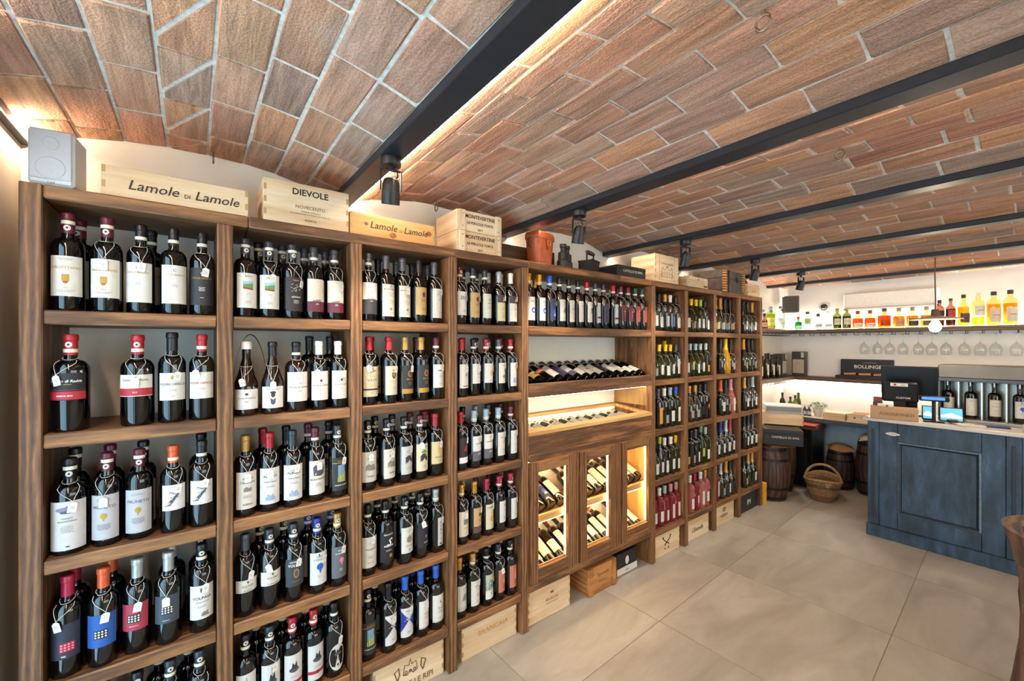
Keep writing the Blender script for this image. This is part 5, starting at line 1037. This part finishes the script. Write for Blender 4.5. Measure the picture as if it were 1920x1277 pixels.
for k, (X, dy, pf, h, wd, col, fl_, st_, lab, lbl) in enumerate([(4.98, .1, 'cyl', .25, .07, YE, .6, '#d8c23a', ('#e2c63a', .1, .5), 'yellow liqueur bottle nearest the shelf end'), (5.08, .14, 'gin', .17, .07, '#d8b0a0', .5, '#2a1c1a', ('#d8b0a8', .1, .4), 'small dark bitter bottle with pink label'),
      (5.18, .09, 'sho', .22, .06, CL, .3, '#3f7fb0', ('#e0e8ec', .2, .4), 'slim clear bottle with blue cap in the bar corner'), (5.30, .12, 'sho', .26, .095, '#e4f0c4', .66, '#6fa0c0', ('#d8d26a', .15, .5), 'large yellow green bottle in the bar corner'),
      (5.42, .08, 'cyl', .23, .07, '#f8ecc8', .6, '#5a3a28', ('#b0603a', .2, .5), 'amber bottle in the bar corner'), (5.55, .13, 'sho', .28, .075, CL, .3, '#4a6a90', ('#e4e8ea', .3, .5), 'tall clear vodka bottle with blue top'),
      (5.68, .1, 'cyl', .25, .07, CL, .3, '#33302e', ('#d8d4cc', .2, .45), 'clear grappa bottle next to green gin')]):
    spirit(0, X, UZ, pf, h, wd, col, fl_, st_, lab, lbl, Y=YB-dy)
# syrups and boxes on the lower shelf
for k in range(8):
    X = 4.95+k*.078; yy = YB-.13+(.05 if k % 2 else -.015)
    e = tag(empty('syrup_bottle', (X, yy, LZ+.0005), R(30)), 'dark syrup bottle with cream label, %s from shelf end on lower bar shelf' % ORD[k], 'bottle', 'syrup bottles on the lower bar shelf')
    h = .25+.03*((k*7) % 3)/2
    MB().lathe([(.028, 0), (.031, .004), (.031, h*.62), (.02, h*.74), (.0125, h*.8), (.0125, h*.97)], 16, wineglass_mat('#10140a')).build('glass_body', e)
    MB().lathe([(.0145, h*.88), (.0145, h), (.012, h+.001)], 12, bkb).build('cap', e)
    MB().lathe([(.0318, h*.14), (.0318, h*.56)], 12, plain('#d8cdb8', .6), caps=False, a0=-math.pi/2-1.2, a1=-math.pi/2+1.2).build('label', e)
for k, (X, Y, w_, h, rz) in enumerate(((5.63, YB-.1, .13, .27, 0), (5.885, YB-.22, .14, .295, R(-90)))):
    e = tag(empty('gift_box', (X, Y, LZ+.0005), rz), ('charcoal gift box with pale label beside the syrup bottles', 'charcoal gift box with pale label in the bar corner')[k], 'box', 'gift boxes on the lower bar shelf')
    MB().box(-w_/2, -.045, 0, w_/2, .045, h, plain('#3b403d', .5), .003).build('box_body', e)
    MB().box(-w_*.42, -.0462, .035, w_*.42, -.045, h*.68, plain('#b9b2a2', .6)).text('M C', .02, inkb, face(0, -.0466, h*.5)).build('label', e)
    MB().box(w_*.2, -.0464, h*.76, w_*.42, -.045, h*.97, plain('#c9c2b4', .6)).build('seal', e)
e = tag(empty('champagne_display', (BX+.11, ys(1622, BX+.1), LZ+.0005), R(-90)), 'black champagne display box with white lettering on lower bar shelf', 'display box')
MB().box(-.23, .03, 0, .23, .06, .215, bkb, .002).build('back_panel', e); MB().box(-.25, -.085, 0, .25, .03, .035, bkb, .003).build('tray', e)
MB().text('BOLLINGER', .052, wh, face(.03, .0285, .115), 0, .02).text('CHAMPAGNE', .02, plain('#a08a5a', .5), face(.03, .0285, .17)).build('lettering', e)
m = MB()
for k, x in enumerate((-.13, 0, .13)): m.cyl((x-.05, -.04, .048), (x+.05, -.02, .052), .013, plain('#b98a5a', .5), 10, .016)
m.build('corkscrews', e)
# air conditioner, camera, loudspeaker on the wall
e = tag(empty('air_conditioner', (XR-.006, 1.11, 1.985), R(-90)), 'white wall air conditioner above the upper bar shelf', 'air conditioner')
acw = plain('#e8e6e0', .4, 0, .01, 20)
MB().box(-.385, -.095, .03, .385, 0, .205, acw, .012).build('body', e); MB().box(-.38, -.085, .016, .38, -.01, .03, plain('#3c3c3c', .5)).build('outlet', e); MB().box(-.37, -.09, .017, .37, -.0851, .029, acw, .001).build('louvre', e)
MB().box(-.37, -.0975, .06, .37, -.095, .19, plain('#f0efeb', .3), .001).build('front_panel', e)
e = tag(empty('dome_camera', (XR-.004, ys(1545, XR-.04), 2.06), R(-90)), 'white dome security camera on the bar wall', 'security camera')
MB().lathe([(.06, 0), (.06, .02), (.05, .032)], 24, acw, FRONT).build('base', e); MB().lathe([(.034, .032), (.03, .05), (.018, .062), (0, .066)], 20, plain('#141518', .08, 0, .02), FRONT).build('dome', e)
e = tag(empty('loudspeaker', (5.83, 2.0, 2.0), R(-58)), 'black loudspeaker mounted in the bar corner', 'speaker')
MB().box(-.075, -.07, 0, .075, .06, .2, plain('#2c2b2a', .6), .006).build('cabinet', e); MB().box(-.068, -.075, .008, .068, -.07, .192, plain('#3a3836', .8, 0, .1, 300, .4)).build('grille', e); MB().box(-.02, .06, .08, .02, .1, .12, iron).build('bracket', e)
# pendant lamp over the counter
e = tag(empty('pendant_lamp', (4.72, .60, 2.372)), 'enamel pendant lamp with glowing bulb hanging over the counter', 'lamp')
MB().tube([(0, 0, 0), (0, 0, -.06), (.004, .002, -.2), (-.003, 0, -.3), (.003, -.002, -.42), (0, 0, -.48)], .004, plain('#3a2a22', .8)).build('cord', e)
MB().lathe([(.02, -.48), (.024, -.49), (.026, -.53), (.04, -.54)], 18, plain('#5a4636', .5, .5)).build('socket', e)
MB().lathe([(.035, -.532), (.06, -.54), (.155, -.556), (.158, -.562), (.06, -.548), (.03, -.54)], 32, plain('#8f8a80', .4, .3, .05, 30), caps=False).build('shade', e)
MB().lathe([(.013, -.56), (.02, -.575), (.035, -.605), (.038, -.625), (.03, -.648), (.012, -.66), (0, -.662)], 18, glow('#ffe6c0', 25)).build('bulb', e)
l = bpy.data.lights.new('pendant_light', 'POINT'); l.energy = 14; l.color = (1, .84, .62); l.shadow_soft_size = .04; lo = ob('pendant_light', l); lo.parent = e; lo.location = (0, 0, -.72)
# back counter along the bar wall, blue panelling below
blue = plain('#b3c8d4', .6, 0, .04, 20)
struct(MB().box(XR-.012, -1.2, .09, XR-.001, YB-.002, .72, blue).build('trim_20'), 'pale blue panelling under the back counter')
struct(MB().box(XR-.03, -1.2, .0005, XR-.001, YB-.002, .09, plain('#3f5468', .5)).build('baseboard_right'))
e = tag(empty('back_counter', (0, 0, 0)), 'pale back counter with dark blue edge along the bar wall', 'counter')
MB().box(5.62, .3, .735, XR-.002, YB-.003, .775, plain('#d9d2c4', .4), .003).build('worktop', e); MB().box(5.605, .3, .725, 5.619, YB-.003, .772, plain('#39424e', .5), .002).build('edge_strip', e)
for y in (.35, YB-.1): MB().box(5.66, y, 0, 5.70, y+.04, .735, plain('#39424e', .5), .002).build('leg', e)
BZ = .7755
for k, (px, h, r, col, cp_) in enumerate(((1467, .25, .031, '#2a120c', '#1c1614'), (1482, .20, .029, '#5a6a1c', '#2c2a18'), (1491, .23, .028, '#7a7a2a', '#3a4a20'), (1497, .255, .027, '#3c5a1c', '#3a4a1c'))):
    e = tag(empty('oil_bottle', (5.70+.075*(k % 2), ys(px, 5.70+.075*(k % 2)), BZ), R(-55)), ('dark brown oil bottle on back counter', 'short green oil bottle on back counter', 'olive oil bottle with cream label on back counter', 'tall green oil bottle on back counter')[k], 'bottle', 'oil bottles on the back counter')
    MB().lathe([(r*.9, 0), (r, .004), (r, h*.55), (r*.8, h*.66), (.012, h*.76), (.011, h*.94)], 16, wineglass_mat(col, .2)).build('glass_body', e); MB().lathe([(.0135, h*.84), (.0135, h), (.01, h+.001)], 12, plain(cp_, .5)).build('cap', e)
    MB().lathe([(r+.0008, h*.12), (r+.0008, h*.45)], 10, plain('#d8d0b4' if k else '#3a2a24', .6), caps=False, a0=-2.6, a1=-.5).build('label', e)
for k, px in enumerate((1509, 1517)):
    e = tag(empty('small_bottle', (5.72, ys(px, 5.72), BZ), R(-60)), ('tiny dark bottle beside the potted plant', 'tiny bottle with white label touching the plant pot')[k], 'bottle', 'tiny bottles on the back counter')
    MB().lathe([(.018, 0), (.02, .003), (.02, .07), (.009, .09), (.008, .12)], 14, wineglass_mat('#1a1f28')).build('glass_body', e); MB().lathe([(.0095, .105), (.0095, .13)], 10, plain('#c9c9c9', .4)).build('cap', e); MB().lathe([(.0206, .015), (.0206, .055)], 10, plain('#b8c8d8', .6), caps=False, a0=-2.5, a1=-.6).build('label', e)
e = tag(empty('potted_plant', (5.78, ys(1534, 5.78), BZ)), 'small bushy green plant in a pale pot on the back counter', 'potted plant')
MB().lathe([(.035, 0), (.05, .085), (.053, .09), (.05, .092), (.045, .08)], 20, plain('#d8d6cc', .6)).build('pot', e)
m = MB(); r = random.Random(3)
for k in range(170):
    a = r.uniform(0, 6.28); q = r.uniform(0, 1)**.6*.085; z = .1+r.uniform(0, .075)*(1-(q/.11)**2); M = Matrix.Translation((q*math.cos(a), q*math.sin(a), z)) @ Euler((r.uniform(-.9, .9), r.uniform(-.9, .9), a)).to_matrix().to_4x4()
    m.add([(0, -.007, 0), (.014, 0, .004), (0, .007, 0), (-.008, 0, .001)], [(0, 1, 2), (0, 2, 3)], plain('#7f9470', .7, 0, .25, 30), M)
o = m.build('foliage', e); o['kind'] = 'stuff'
def scrate(px0, px1, X, d, h, label, open_=True, z=BZ):
    ya, yb = ys(px1, X), ys(px0, X); e = crate(-(yb-ya)/2, (yb-ya)/2, -d/2, d/2, 0, h, label, lid=not open_); e.location = (X+d/2, (ya+yb)/2, z); e.rotation_euler = (0, 0, R(-90)); return e
scrate(1543, 1584, 5.64, .2, .075, 'low pale crate on the back counter beside the plant', False)
t = scrate(1588, 1640, 5.64, .24, .085, 'open pale crate with two dark knots on back counter')
for x in (-.05, .04): MB().lathe([(.009, 0), (0, .001)], 10, inkb, face(x, -.1205, .045)).build('knot', t)
# stack of boxes at the shelf end
crate(4.93, 5.32, 1.74, 1.98, .748, .878, 'pine crate with ring mark on the tall barrel', lid=True).rotation_euler = (0, 0, R(-62))
e = tag(empty('flat_box', (5.12, 1.84, .8795), R(-62)), 'flat white and grey box on top of the pine crate', 'box')
MB().box(-.17, -.12, 0, .17, .12, .075, plain('#d4d4d2', .5), .003).build('box_body', e); MB().box(-.16, -.1215, .01, .16, -.12, .062, plain('#7d7f80', .5)).build('printed_band', e)
e = carton(-.17, .17, -.12, .12, 0, .155, bkb, 'black carton with white lettering on the front barrel', [('CASTELLO DI AMA', .1, .45, .028, wh)]); e.location = (4.83, 1.74, .592); e.rotation_euler = (0, 0, R(-62))
# barrels
bw = wood('z', '#1e120c', '#3a2419', '#52382a', .6, 1.0, .1); hoop = plain('#1c1614', .5, .5, .1, 60)
def barrel(x, y, h, r0, r1, label, ws):
    e = tag(empty('barrel', (x, y, FZ)), label, 'barrel', 'small wooden barrels')
    f = lambda q: r0+(r1-r0)*math.sin(math.pi*q)
    n = 18
    for k in range(n):
        a0, a1 = 2*math.pi*k/n+.012, 2*math.pi*(k+1)/n-.012
        MB().lathe([(f(q)-.018, q*h) for q in (0, .25, .5, .75, 1)][:1]+[(f(q), q*h) for q in (0, .12, .25, .38, .5, .62, .75, .88, 1)]+[(f(1)-.018, h)], 2, bw, caps=False, a0=a0, a1=a1).build('stave', e)
    MB().lathe([(0, 0.002), (r0-.01, .002)], 20, bw).lathe([(r0-.01, h-.02), (0, h-.02)], 20, bw).lathe([(r0-.016, 0), (r0+(r1-r0)*1.0-.016, h*.5), (r0-.016, h-.004)], 18, hoop, caps=False).build('barrel_head', e)
    for q in (.06, .24, .76, .94): MB().lathe([(f(q-.025)+.0025, (q-.025)*h), (f(q+.025)+.0025, (q+.025)*h)], 24, hoop, caps=False).build('hoop', e)
    return e
barrel(4.835, 1.855, .56, .145, .19, 'dark barrel with black carton at the shelf end', 1)
barrel(5.20, 1.905, .745, .13, .168, 'tall dark barrel under the pine crate', 1)
barrel(5.79, 1.495, .42, .105, .132, 'low dark barrel with burlap sack beside the wine cooler', 1)
barrel(5.79, 1.215, .58, .115, .14, 'dark barrel with pale cloth partly behind the counter', 1)
def cloth(x, y, z, w_, d, label, col, seed, rz):
    r = random.Random(seed); e = tag(empty('cloth_sack', (x, y, z), rz), label, 'sack'); n = 10; v = []
    for zz in (0, .022):
        for i in range(n+1):
            for j in range(n+1):
                a, b = i/n*2-1, j/n*2-1; edge = max(abs(a), abs(b)); dz = .012*math.sin(3*a+seed)*math.cos(2.5*b)-max(0, edge-.6)*.07*(1 if zz == 0 or True else 0)
                v.append((a*w_/2*(1+.06*math.sin(4*b+seed)), b*d/2*(1+.06*math.cos(5*a)), zz*(1-.5*edge)+dz+.03))
    q = (n+1)**2; f = []
    for i in range(n):
        for j in range(n): k = i*(n+1)+j; f += [(k, k+1, k+n+2, k+n+1), (q+k, q+k+n+1, q+k+n+2, q+k+1)]
    for i in range(n):
        for a, b in (((i)*(n+1), (i+1)*(n+1)), (i*(n+1)+n, (i+1)*(n+1)+n), (i, i+1), (n*(n+1)+i, n*(n+1)+i+1)): f.append((a, b, b+q, a+q))
    MB().add(v, f, plain(col, .9, 0, .12, 220, .5)).build('folded_cloth', e); return e
cloth(5.80, 1.49, .43, .25, .22, 'brown burlap sack folded on the low barrel', '#a3805a', 1, .4)
cloth(5.775, 1.215, .592, .30, .20, 'pale linen cloth folded on the barrel by counter', '#c9bca6', 4, .2)
cloth(4.84, 1.78, .562, .22, .24, 'brown burlap cloth lying under the black carton', '#9c7850', 7, .9).scale = (1, 1, .3)
# wine cooler
e = tag(empty('wine_cooler', (5.64, 1.79, FZ), R(-90)), 'black wine cooler with blue display beside the barrels', 'wine cooler')
MB().box(-.13, -.2, .02, .13, .2, .66, plain('#121315', .35), .004).build('body', e); MB().box(-.125, -.222, .03, .125, -.2, .655, plain('#0c0d0f', .15), .003).build('door', e)
MB().box(-.095, -.2245, .06, .095, -.222, .56, plain('#1b1d20', .08)).build('door_glass', e)
for k in range(5): MB().box(-.085, -.2258, .13+.09*k, .085, -.2246, .135+.09*k, chrome).build('rack_line', e)
MB().box(-.022, -.2252, .598, .022, -.2222, .622, glow('#2f6bff', 4)).build('display', e)
for s in (-1, 1): MB().box(s*.045-.01, -.2240, .604, s*.045+.01, -.2222, .614, plain('#5a5e64', .5)).build('button', e)
for x, y in ((-.1, -.15), (.1, -.15), (-.1, .15), (.1, .15)): MB().box(x-.015, y-.015, 0, x+.015, y+.015, .02, iron).build('foot', e)
e = tag(empty('tray_stack', (5.63, 1.77, .6615), R(-90)), 'red folded cloth on dark wooden tray above the wine cooler', 'tray')
MB().box(-.18, -.22, 0, .16, .1, .04, dw[0], .004).build('tray', e); MB().box(-.12, -.23, .041, .15, .08, .055, plain('#a33a34', .7, 0, .1, 40), .004).build('red_cloth', e)
# wicker basket
e = tag(empty('wicker_basket', (5.24, 1.50, FZ), R(12)), 'oval wicker basket with hooped handle on the floor', 'basket')
wkr = plain('#9a7a54', .8, 0, .2, 60, .3); wk2 = plain('#7a5c3e', .8, 0, .2, 60, .3)
m = MB()
for k in range(11):
    q = k/10; rx, ry = .135+.07*q, .1+.05*q; z = .01+.017*k
    m.tube([((rx+.004*math.cos(22*a+k*math.pi))*math.cos(a), (ry+.004*math.cos(22*a+k*math.pi))*math.sin(a), z+.03*q*math.cos(a)**2) for a in [j*2*math.pi/44 for j in range(44)]], .0105, wk2 if k in (0, 1, 2, 7, 8) else wkr, 5, True)
o = m.build('woven_wall', e); o['kind'] = 'stuff'
MB().tube([(.212*math.cos(a), .156*math.sin(a), .195+.032*math.cos(a)**2) for a in [j*2*math.pi/32 for j in range(32)]], .014, wkr, 8, True).build('rim', e)
MB().tube([(.0, .15*math.cos(a), .19+.16*math.sin(a)) for a in [j*math.pi/14 for j in range(15)]], .013, wkr, 8).build('handle', e)
MB().lathe([(0, .004), (.135, .004), (.135, .012), (0, .012)], 28, wk2, sx=1, sy=.75).build('base', e)
MB().cyl((-.21, -.05, .19), (-.13, -.09, .2), .022, plain('#b08a66', .8), 12).build('rolled_cloth', e)
# ------------------------------------------------------------------ the counter
def counter_mat():
    m, nt, b = nodes('worn_blue_paint'); tc = N(nt, 'ShaderNodeTexCoord'); mp = N(nt, 'ShaderNodeMapping'); mp.inputs['Scale'].default_value = (6, 6, 1.6); nt.links.new(tc.outputs['Object'], mp.inputs[0])
    n1 = N(nt, 'ShaderNodeTexNoise'); n1.inputs['Scale'].default_value = 2.2; n1.inputs['Detail'].default_value = 8; n1.inputs['Roughness'].default_value = .65; nt.links.new(mp.outputs[0], n1.inputs['Vector'])
    r = ramp(nt, [(.25, '#19242f'), (.45, '#263a4c'), (.62, '#36516a'), (.82, '#6a7d90')]); nt.links.new(n1.outputs['Fac'], r.inputs[0]); nt.links.new(r.outputs[0], b.inputs['Base Color']); b.inputs['Roughness'].default_value = .5
    bp = N(nt, 'ShaderNodeBump'); bp.inputs['Strength'].default_value = .25; bp.inputs['Distance'].default_value = .003; nt.links.new(n1.outputs['Fac'], bp.inputs['Height']); nt.links.new(bp.outputs[0], b.inputs['Normal'])
    return m
cm = counter_mat(); edge = plain('#5f7080', .55, 0, .15, 40)
CX, CYL, CYR = 4.555, .985, -1.6
co = tag(empty('bar_counter', (0, 0, 0)), 'worn blue panelled bar counter with pale top', 'counter')
MB().box(CX+.02, CYR, .0005, 5.1, CYL-.01, .965, cm).build('carcass', co)
MB().box(CX-.03, CYR-.01, .966, 5.16, CYL+.03, .995, plain('#c8c4bd', .35, 0, .03, 20), .004).build('worktop', co)
MB().box(CX-.012, CYR, .0005, CX+.0195, CYL+.008, .10, cm, .004).build('plinth', co)
pans = [(CYL-.075, .19+.045), (.19-.035, -.6), (-.68, -1.5)]
pil = [(CYL, CYL-.072), (.225, .155), (-.61, -.68)]
for y1, y0 in pil:
    MB().box(CX-.004, y0, .1005, CX+.0195, y1, .965, cm, .003).build('pilaster', co)
    MB().box(CX-.0075, (y0+y1)/2-.009, .16, CX-.004, (y0+y1)/2+.009, .90, plain('#1f2c3a', .5), .002).build('flute', co)
for y1, y0 in ((CYL-.0725, .2255), (.1545, -.6095), (-.6805, -1.6)):
    fz0, fz1, fr = .1005, .965, .115
    for a, b, z0, z1, nm in ((y0, y0+fr, fz0, fz1, 'stile'), (y1-fr, y1, fz0, fz1, 'stile'), (y0+fr+.0005, y1-fr-.0005, fz0, fz0+.13, 'rail'), (y0+fr+.0005, y1-fr-.0005, fz1-.15, fz1, 'rail')):
        MB().box(CX, a, z0, CX+.0195, b, z1, cm, .003).build(nm, co)
    pa, pb, pz0, pz1 = y0+fr, y1-fr, fz0+.13, fz1-.15
    m = MB(); q = .022
    for o_, d0, d1, mt in ((0, .000, -.010, edge), (.011, -.010, .004, plain('#26333f', .5))):
        A = [(pa+o_, pz0+o_), (pb-o_, pz0+o_), (pb-o_, pz1-o_), (pa+o_, pz1-o_)]; B = [(pa+o_+.011, pz0+o_+.011), (pb-o_-.011, pz0+o_+.011), (pb-o_-.011, pz1-o_-.011), (pa+o_+.011, pz1-o_-.011)]
        m.add([(CX+d0, y, z) for y, z in A]+[(CX+d1, y, z) for y, z in B], [(k, (k+1) % 4, (k+1) % 4+4, k+4) for k in range(4)], mt)
    m.build('moulding', co)
    MB().box(CX+.006, pa+.022, pz0+.022, CX+.0195, pb-.022, pz1-.022, cm, .004).build('panel', co)
MB().prism([(.045*math.cos(a)*(.8 if abs(math.cos(a)) < .9 else 1), .014*math.sin(a)) for a in [k*math.pi/10 for k in range(20)]], 0, .003, wh, sface(CX-.0005, CYL-.16, .875)).text('CORTE', .016, plain('#3a6a4a', .5), sface(CX-.0042, CYL-.16, .869)).build('maker_plate', co)
CT = .9955
# things on the counter
t = crate(-.145, .145, -.07, .07, 0, .095, 'brown wooden crate with burnt lettering on the counter', mats=(wood('x', '#8a6848', '#a98560', '#bf9c76', .6, .8, .03), wood('y', '#8a6848', '#a98560', '#bf9c76', .6, .8, .03), None), lid=True, lines_=[('t', 'AVIGNONESI', .1, .35, .036, burn)])
t.location = (CX+.05, .83, CT); t.rotation_euler = (0, 0, R(-78))
e = tag(empty('card_stack', (CX+.052, .88, CT+.0955), R(-80)), 'white card with round stamp lying on the counter crate', 'card'); MB().box(-.05, -.035, 0, .05, .035, .02, plain('#d8cfc2', .6), .002, Matrix.Rotation(R(0), 4, 'X')).lathe([(.008, 0), (0, .0005)], 12, burn, face(.01, -.0352, .01)).build('card', e)
e = tag(empty('card_holder', (4.83, .975, CT), R(-85)), 'small dark red card holder at the counter end', 'card holder'); MB().box(-.03, -.03, 0, .03, .03, .11, plain('#3a3f48', .5), .003).box(-.028, -.02, .1105, .028, .02, .15, plain('#8a4a44', .6), .002).build('holder', e)
def pscreen(x, y, z, w_, h, rz, tilt, label, name, cat, mat, back=False):
    e = tag(empty(name, (x, y, z), rz), label, cat); return e
# till with its big monitor seen from behind
bl = plain('#0c0d10', .35, 0, .05, 30, 0, 0, .3)
e = tag(empty('till_monitor', (4.96, .79, CT), R(-84)), 'large dark till monitor seen from behind on the counter', 'monitor')
T_ = Matrix.Translation((0, 0, .30)) @ Matrix.Rotation(R(7), 4, 'X')
MB().box(-.185, -.012, -.125, .185, .02, .125, plain('#0e1116', .3, 0, .05, 10, 0, 0, .3), .006, T_).build('screen_shell', e); MB().box(-.18, .0202, -.12, .18, .022, .12, plain('#2c3644', .1), 0, T_).build('screen', e)
MB().box(-.05, 0, .01, .05, .04, .16, bl, .004).build('stand', e); MB().box(-.11, -.07, 0, .11, .1, .012, bl, .004).build('base', e)
e = tag(empty('till_terminal', (4.775, .82, CT), R(-80)), 'small black till terminal with white brand lettering', 'till')
T_ = Matrix.Translation((0, 0, .21)) @ Matrix.Rotation(R(5), 4, 'X')
MB().box(-.115, -.012, -.085, .115, .014, .085, bl, .012, T_).build('housing', e); MB().text('CUSTOM', .022, wh, T_ @ face(.02, -.0128, -.055), 0, .02).build('lettering', e)
MB().box(-.06, -.0128, .05, .05, -.012, .078, wh, 0, T_).lathe([(.009, 0), (0, .0006)], 12, ink('r'), T_ @ face(-.03, -.0131, .064)).text('2.5', .018, inkb, T_ @ face(.02, -.0133, .057)).build('sticker', e)
MB().box(-.105, -.05, 0, .105, .06, .022, bl, .005).box(-.04, .0, .02, .04, .03, .15, bl, .004).build('base', e)
e = tag(empty('customer_display', (4.66, .60, CT), R(-78)), 'customer display on a post with blue lit screen', 'display')
MB().box(-.06, -.03, 0, .06, .03, .008, bl, .003).build('base', e); MB().cyl((0, 0, .008), (0, 0, .165), .012, bl).build('post', e)
MB().box(-.085, -.02, .165, .085, .015, .205, bl, .004).build('housing', e); MB().box(-.07, -.0212, .176, .06, -.02, .198, glow('#3f78ff', 1.6)).build('screen', e)
for k, (y, w_) in enumerate(((.645, .075), (.515, .135))):
    e = tag(empty('small_screen', (4.755, y, CT), R(-78)), ('narrow lit tablet behind the customer display', 'small lit tablet showing a landscape on the counter')[k], 'screen', 'small lit screens on the counter')
    T_ = Matrix.Translation((0, 0, .06)) @ Matrix.Rotation(R(-12), 4, 'X')
    MB().box(-w_/2, -.006, -.055, w_/2, .006, .055, bl, .003, T_).build('frame', e)
    MB().box(-w_/2+.007, -.0072, -.048, w_/2-.007, -.006, .048, glow('#5fb4d4', .7), 0, T_).add([(-w_/2+.008, -.0075, -.01), (0, -.0075, .012), (w_/2-.008, -.0075, -.015), (w_/2-.008, -.0075, -.03), (-w_/2+.008, -.0075, -.025)], [(4, 3, 2, 1, 0)], glow('#e8f4f8', .8), T_).build('screen', e)
    MB().box(-.03, 0, 0, .03, .03, .02, bl).build('stand', e)
# wine dispenser
WX0, WX1, WY1, WY0 = 4.83, 5.12, .60, -.75
e = tag(empty('wine_dispenser', (0, 0, 0)), 'stainless steel wine dispenser holding a row of bottles on the counter', 'wine dispenser')
MB().box(WX1-.06, WY0, CT, WX1, WY1, CT+.45, steel, .003).build('back_panel', e); MB().box(WX0, WY0, CT, WX1-.0605, WY1, CT+.025, steel, .003).build('drip_tray', e)
MB().box(WX0+.02, WY0, CT+.345, WX1-.0605, WY1, CT+.45, plain('#6f675c', .4, .7, .05, 10), .006).build('hood', e); MB().box(WX0+.015, WY0, CT+.318, WX0+.06, WY1, CT+.3445, plain('#3f4652', .4), .003).build('control_strip', e)
MB().box(WX0+.02, WY1-.012, CT+.0255, WX1-.061, WY1, CT+.317, plain('#4a4c50', .4)).build('end_panel', e)
wl_ = ['greenw', 'plw', 'lowl', 'bird', 'scar', 'mtv', 'wht']
for k in range(7):
    y = ys(1778, WX0+.1)-k*.1245
    bottle('bd', 'k', 's', wl_[k], None, None, (WX0+.105, y, CT+.0265), R(-72), 'dark bottle in the steel dispenser, %s from left' % ORD[k], 'bottles in the wine dispenser').scale = (.95, .95, .95)
    MB().cyl((WX0+.05, y, CT+.285), (WX0+.05, y, CT+.317), .008, chrome, 10).build('spout', e)
    if k: MB().box(WX0+.055, y+.058, CT+.0255, WX1-.061, y+.066, CT+.317, plain('#c9c2b4', .3, .6)).build('divider', e)
# small things at the counter edge
e = tag(empty('pen_tray', (4.70, .30, CT), R(-80)), 'dark blue pen tray lying on the counter', 'tray'); MB().box(-.09, -.02, 0, .09, .02, .012, plain('#1f3a78', .4), .004).build('tray', e)
e = tag(empty('brochure_pile', (4.64, .41, CT), R(-70)), 'pale brochures piled on the counter top', 'brochures')
for k in range(4): MB().box(-.075, -.05, .003*k, .075, .05, .003*k+.0026, plain('#cfc8bc', .6), 0, Matrix.Rotation(.08*k, 4, 'Z')).build('brochure', e)
e = tag(empty('glass_tumbler', (4.69, .50, CT)), 'small glass stopper dish on the counter', 'glass dish'); MB().lathe([(.02, 0), (.032, .012), (.034, .03), (.031, .03), (.028, .014), (0, .006)], 18, thin_glass('#c9c2b8', 1.5)).build('dish', e)
e = tag(empty('leaflet_holder', (4.62, .12, CT), R(-70)), 'small printed card holder near the frame edge', 'card holder'); MB().box(-.03, -.02, 0, .03, .02, .055, plain('#c9bfb4', .5), .002).box(-.028, -.0208, .02, .028, -.02, .045, ink('r')).build('holder', e)
# ------------------------------------------------------------------ tub chair at the frame edge
ch = tag(empty('tub_chair', (2.92, -.135, 0), R(-95)), 'brown wooden tub chair with curved back at the frame edge', 'chair')
cw = wood('z', '#35241a', '#5a4030', '#785c48', .4, 1.0, .05)
m = MB(); n = 24; v = []
prof = [(.262, .80), (.285, .815), (.295, .81), (.275, .74), (.258, .66), (.238, .66), (.25, .74)]
for i in range(n+1):
    a = R(70)+R(250)*i/n
    for r_, z in prof: v.append((r_*math.cos(a), r_*math.sin(a), z))
L = len(prof); f = [(i*L+j, (i+1)*L+j, (i+1)*L+(j+1) % L, i*L+(j+1) % L) for i in range(n) for j in range(L)]+[tuple(range(L)), tuple(n*L+j for j in range(L))[::-1]]
m.add(v, f, cw).build('backrest', ch)
MB().lathe([(0, .43), (.22, .43), (.235, .44), (.235, .465), (.21, .475), (0, .47)], 28, cw).build('seat', ch)
for k in range(6):
    a = R(85)+R(220)*k/5; MB().tube([(.25*math.cos(a), .25*math.sin(a), .72), (.238*math.cos(a), .238*math.sin(a), .6), (.225*math.cos(a), .225*math.sin(a), .46)], [.016, .018, .016], cw, 8).build('spindle', ch)
for k in range(4):
    a = R(158)+R(90)*k; q = [.262, .252, .246, .248, .246, .252, .275, .29] if k < 2 else [.2, .2, .2, .2, .205, .22, .25, .27]; zz = (.775, .68, .58, .47, .38, .25, .08, 0) if k < 2 else (.44, .42, .4, .36, .3, .2, .08, 0)
    MB().tube([(q[j]*math.cos(a), q[j]*math.sin(a), zz[j]) for j in range(8)], [.02, .026, .024, .03, .026, .024, .022, .02], cw, 8).build('leg', ch)

# dried feather behind the first bottle of the second bay
e = tag(empty('feather', (.145, 1.99, SZ[1]+.0005)), 'brown dried feather arching behind a white-capped bottle', 'feather')
pts = [(-.06+.02*k, .0, .0+.34*(1-((k-6.5)/6.5)**2)**.5*.92) for k in range(0, 13)]
m = MB(); v = []
for k, p in enumerate(pts): q = .012*math.sin(math.pi*min(1, (k+.6)/13)); v += [(p[0], -q, p[2]), (p[0], q, p[2]), (p[0]+.002, 0, p[2]+.004)]
m.add(v, [g_ for k in range(12) for g_ in ((3*k, 3*k+3, 3*k+5, 3*k+2), (3*k+2, 3*k+5, 3*k+4, 3*k+1), (3*k+1, 3*k+4, 3*k+3, 3*k))], plain('#7a5a40', .8, 0, .2, 120)); m.build('vane', e); e.scale = (.5, 1, .97)
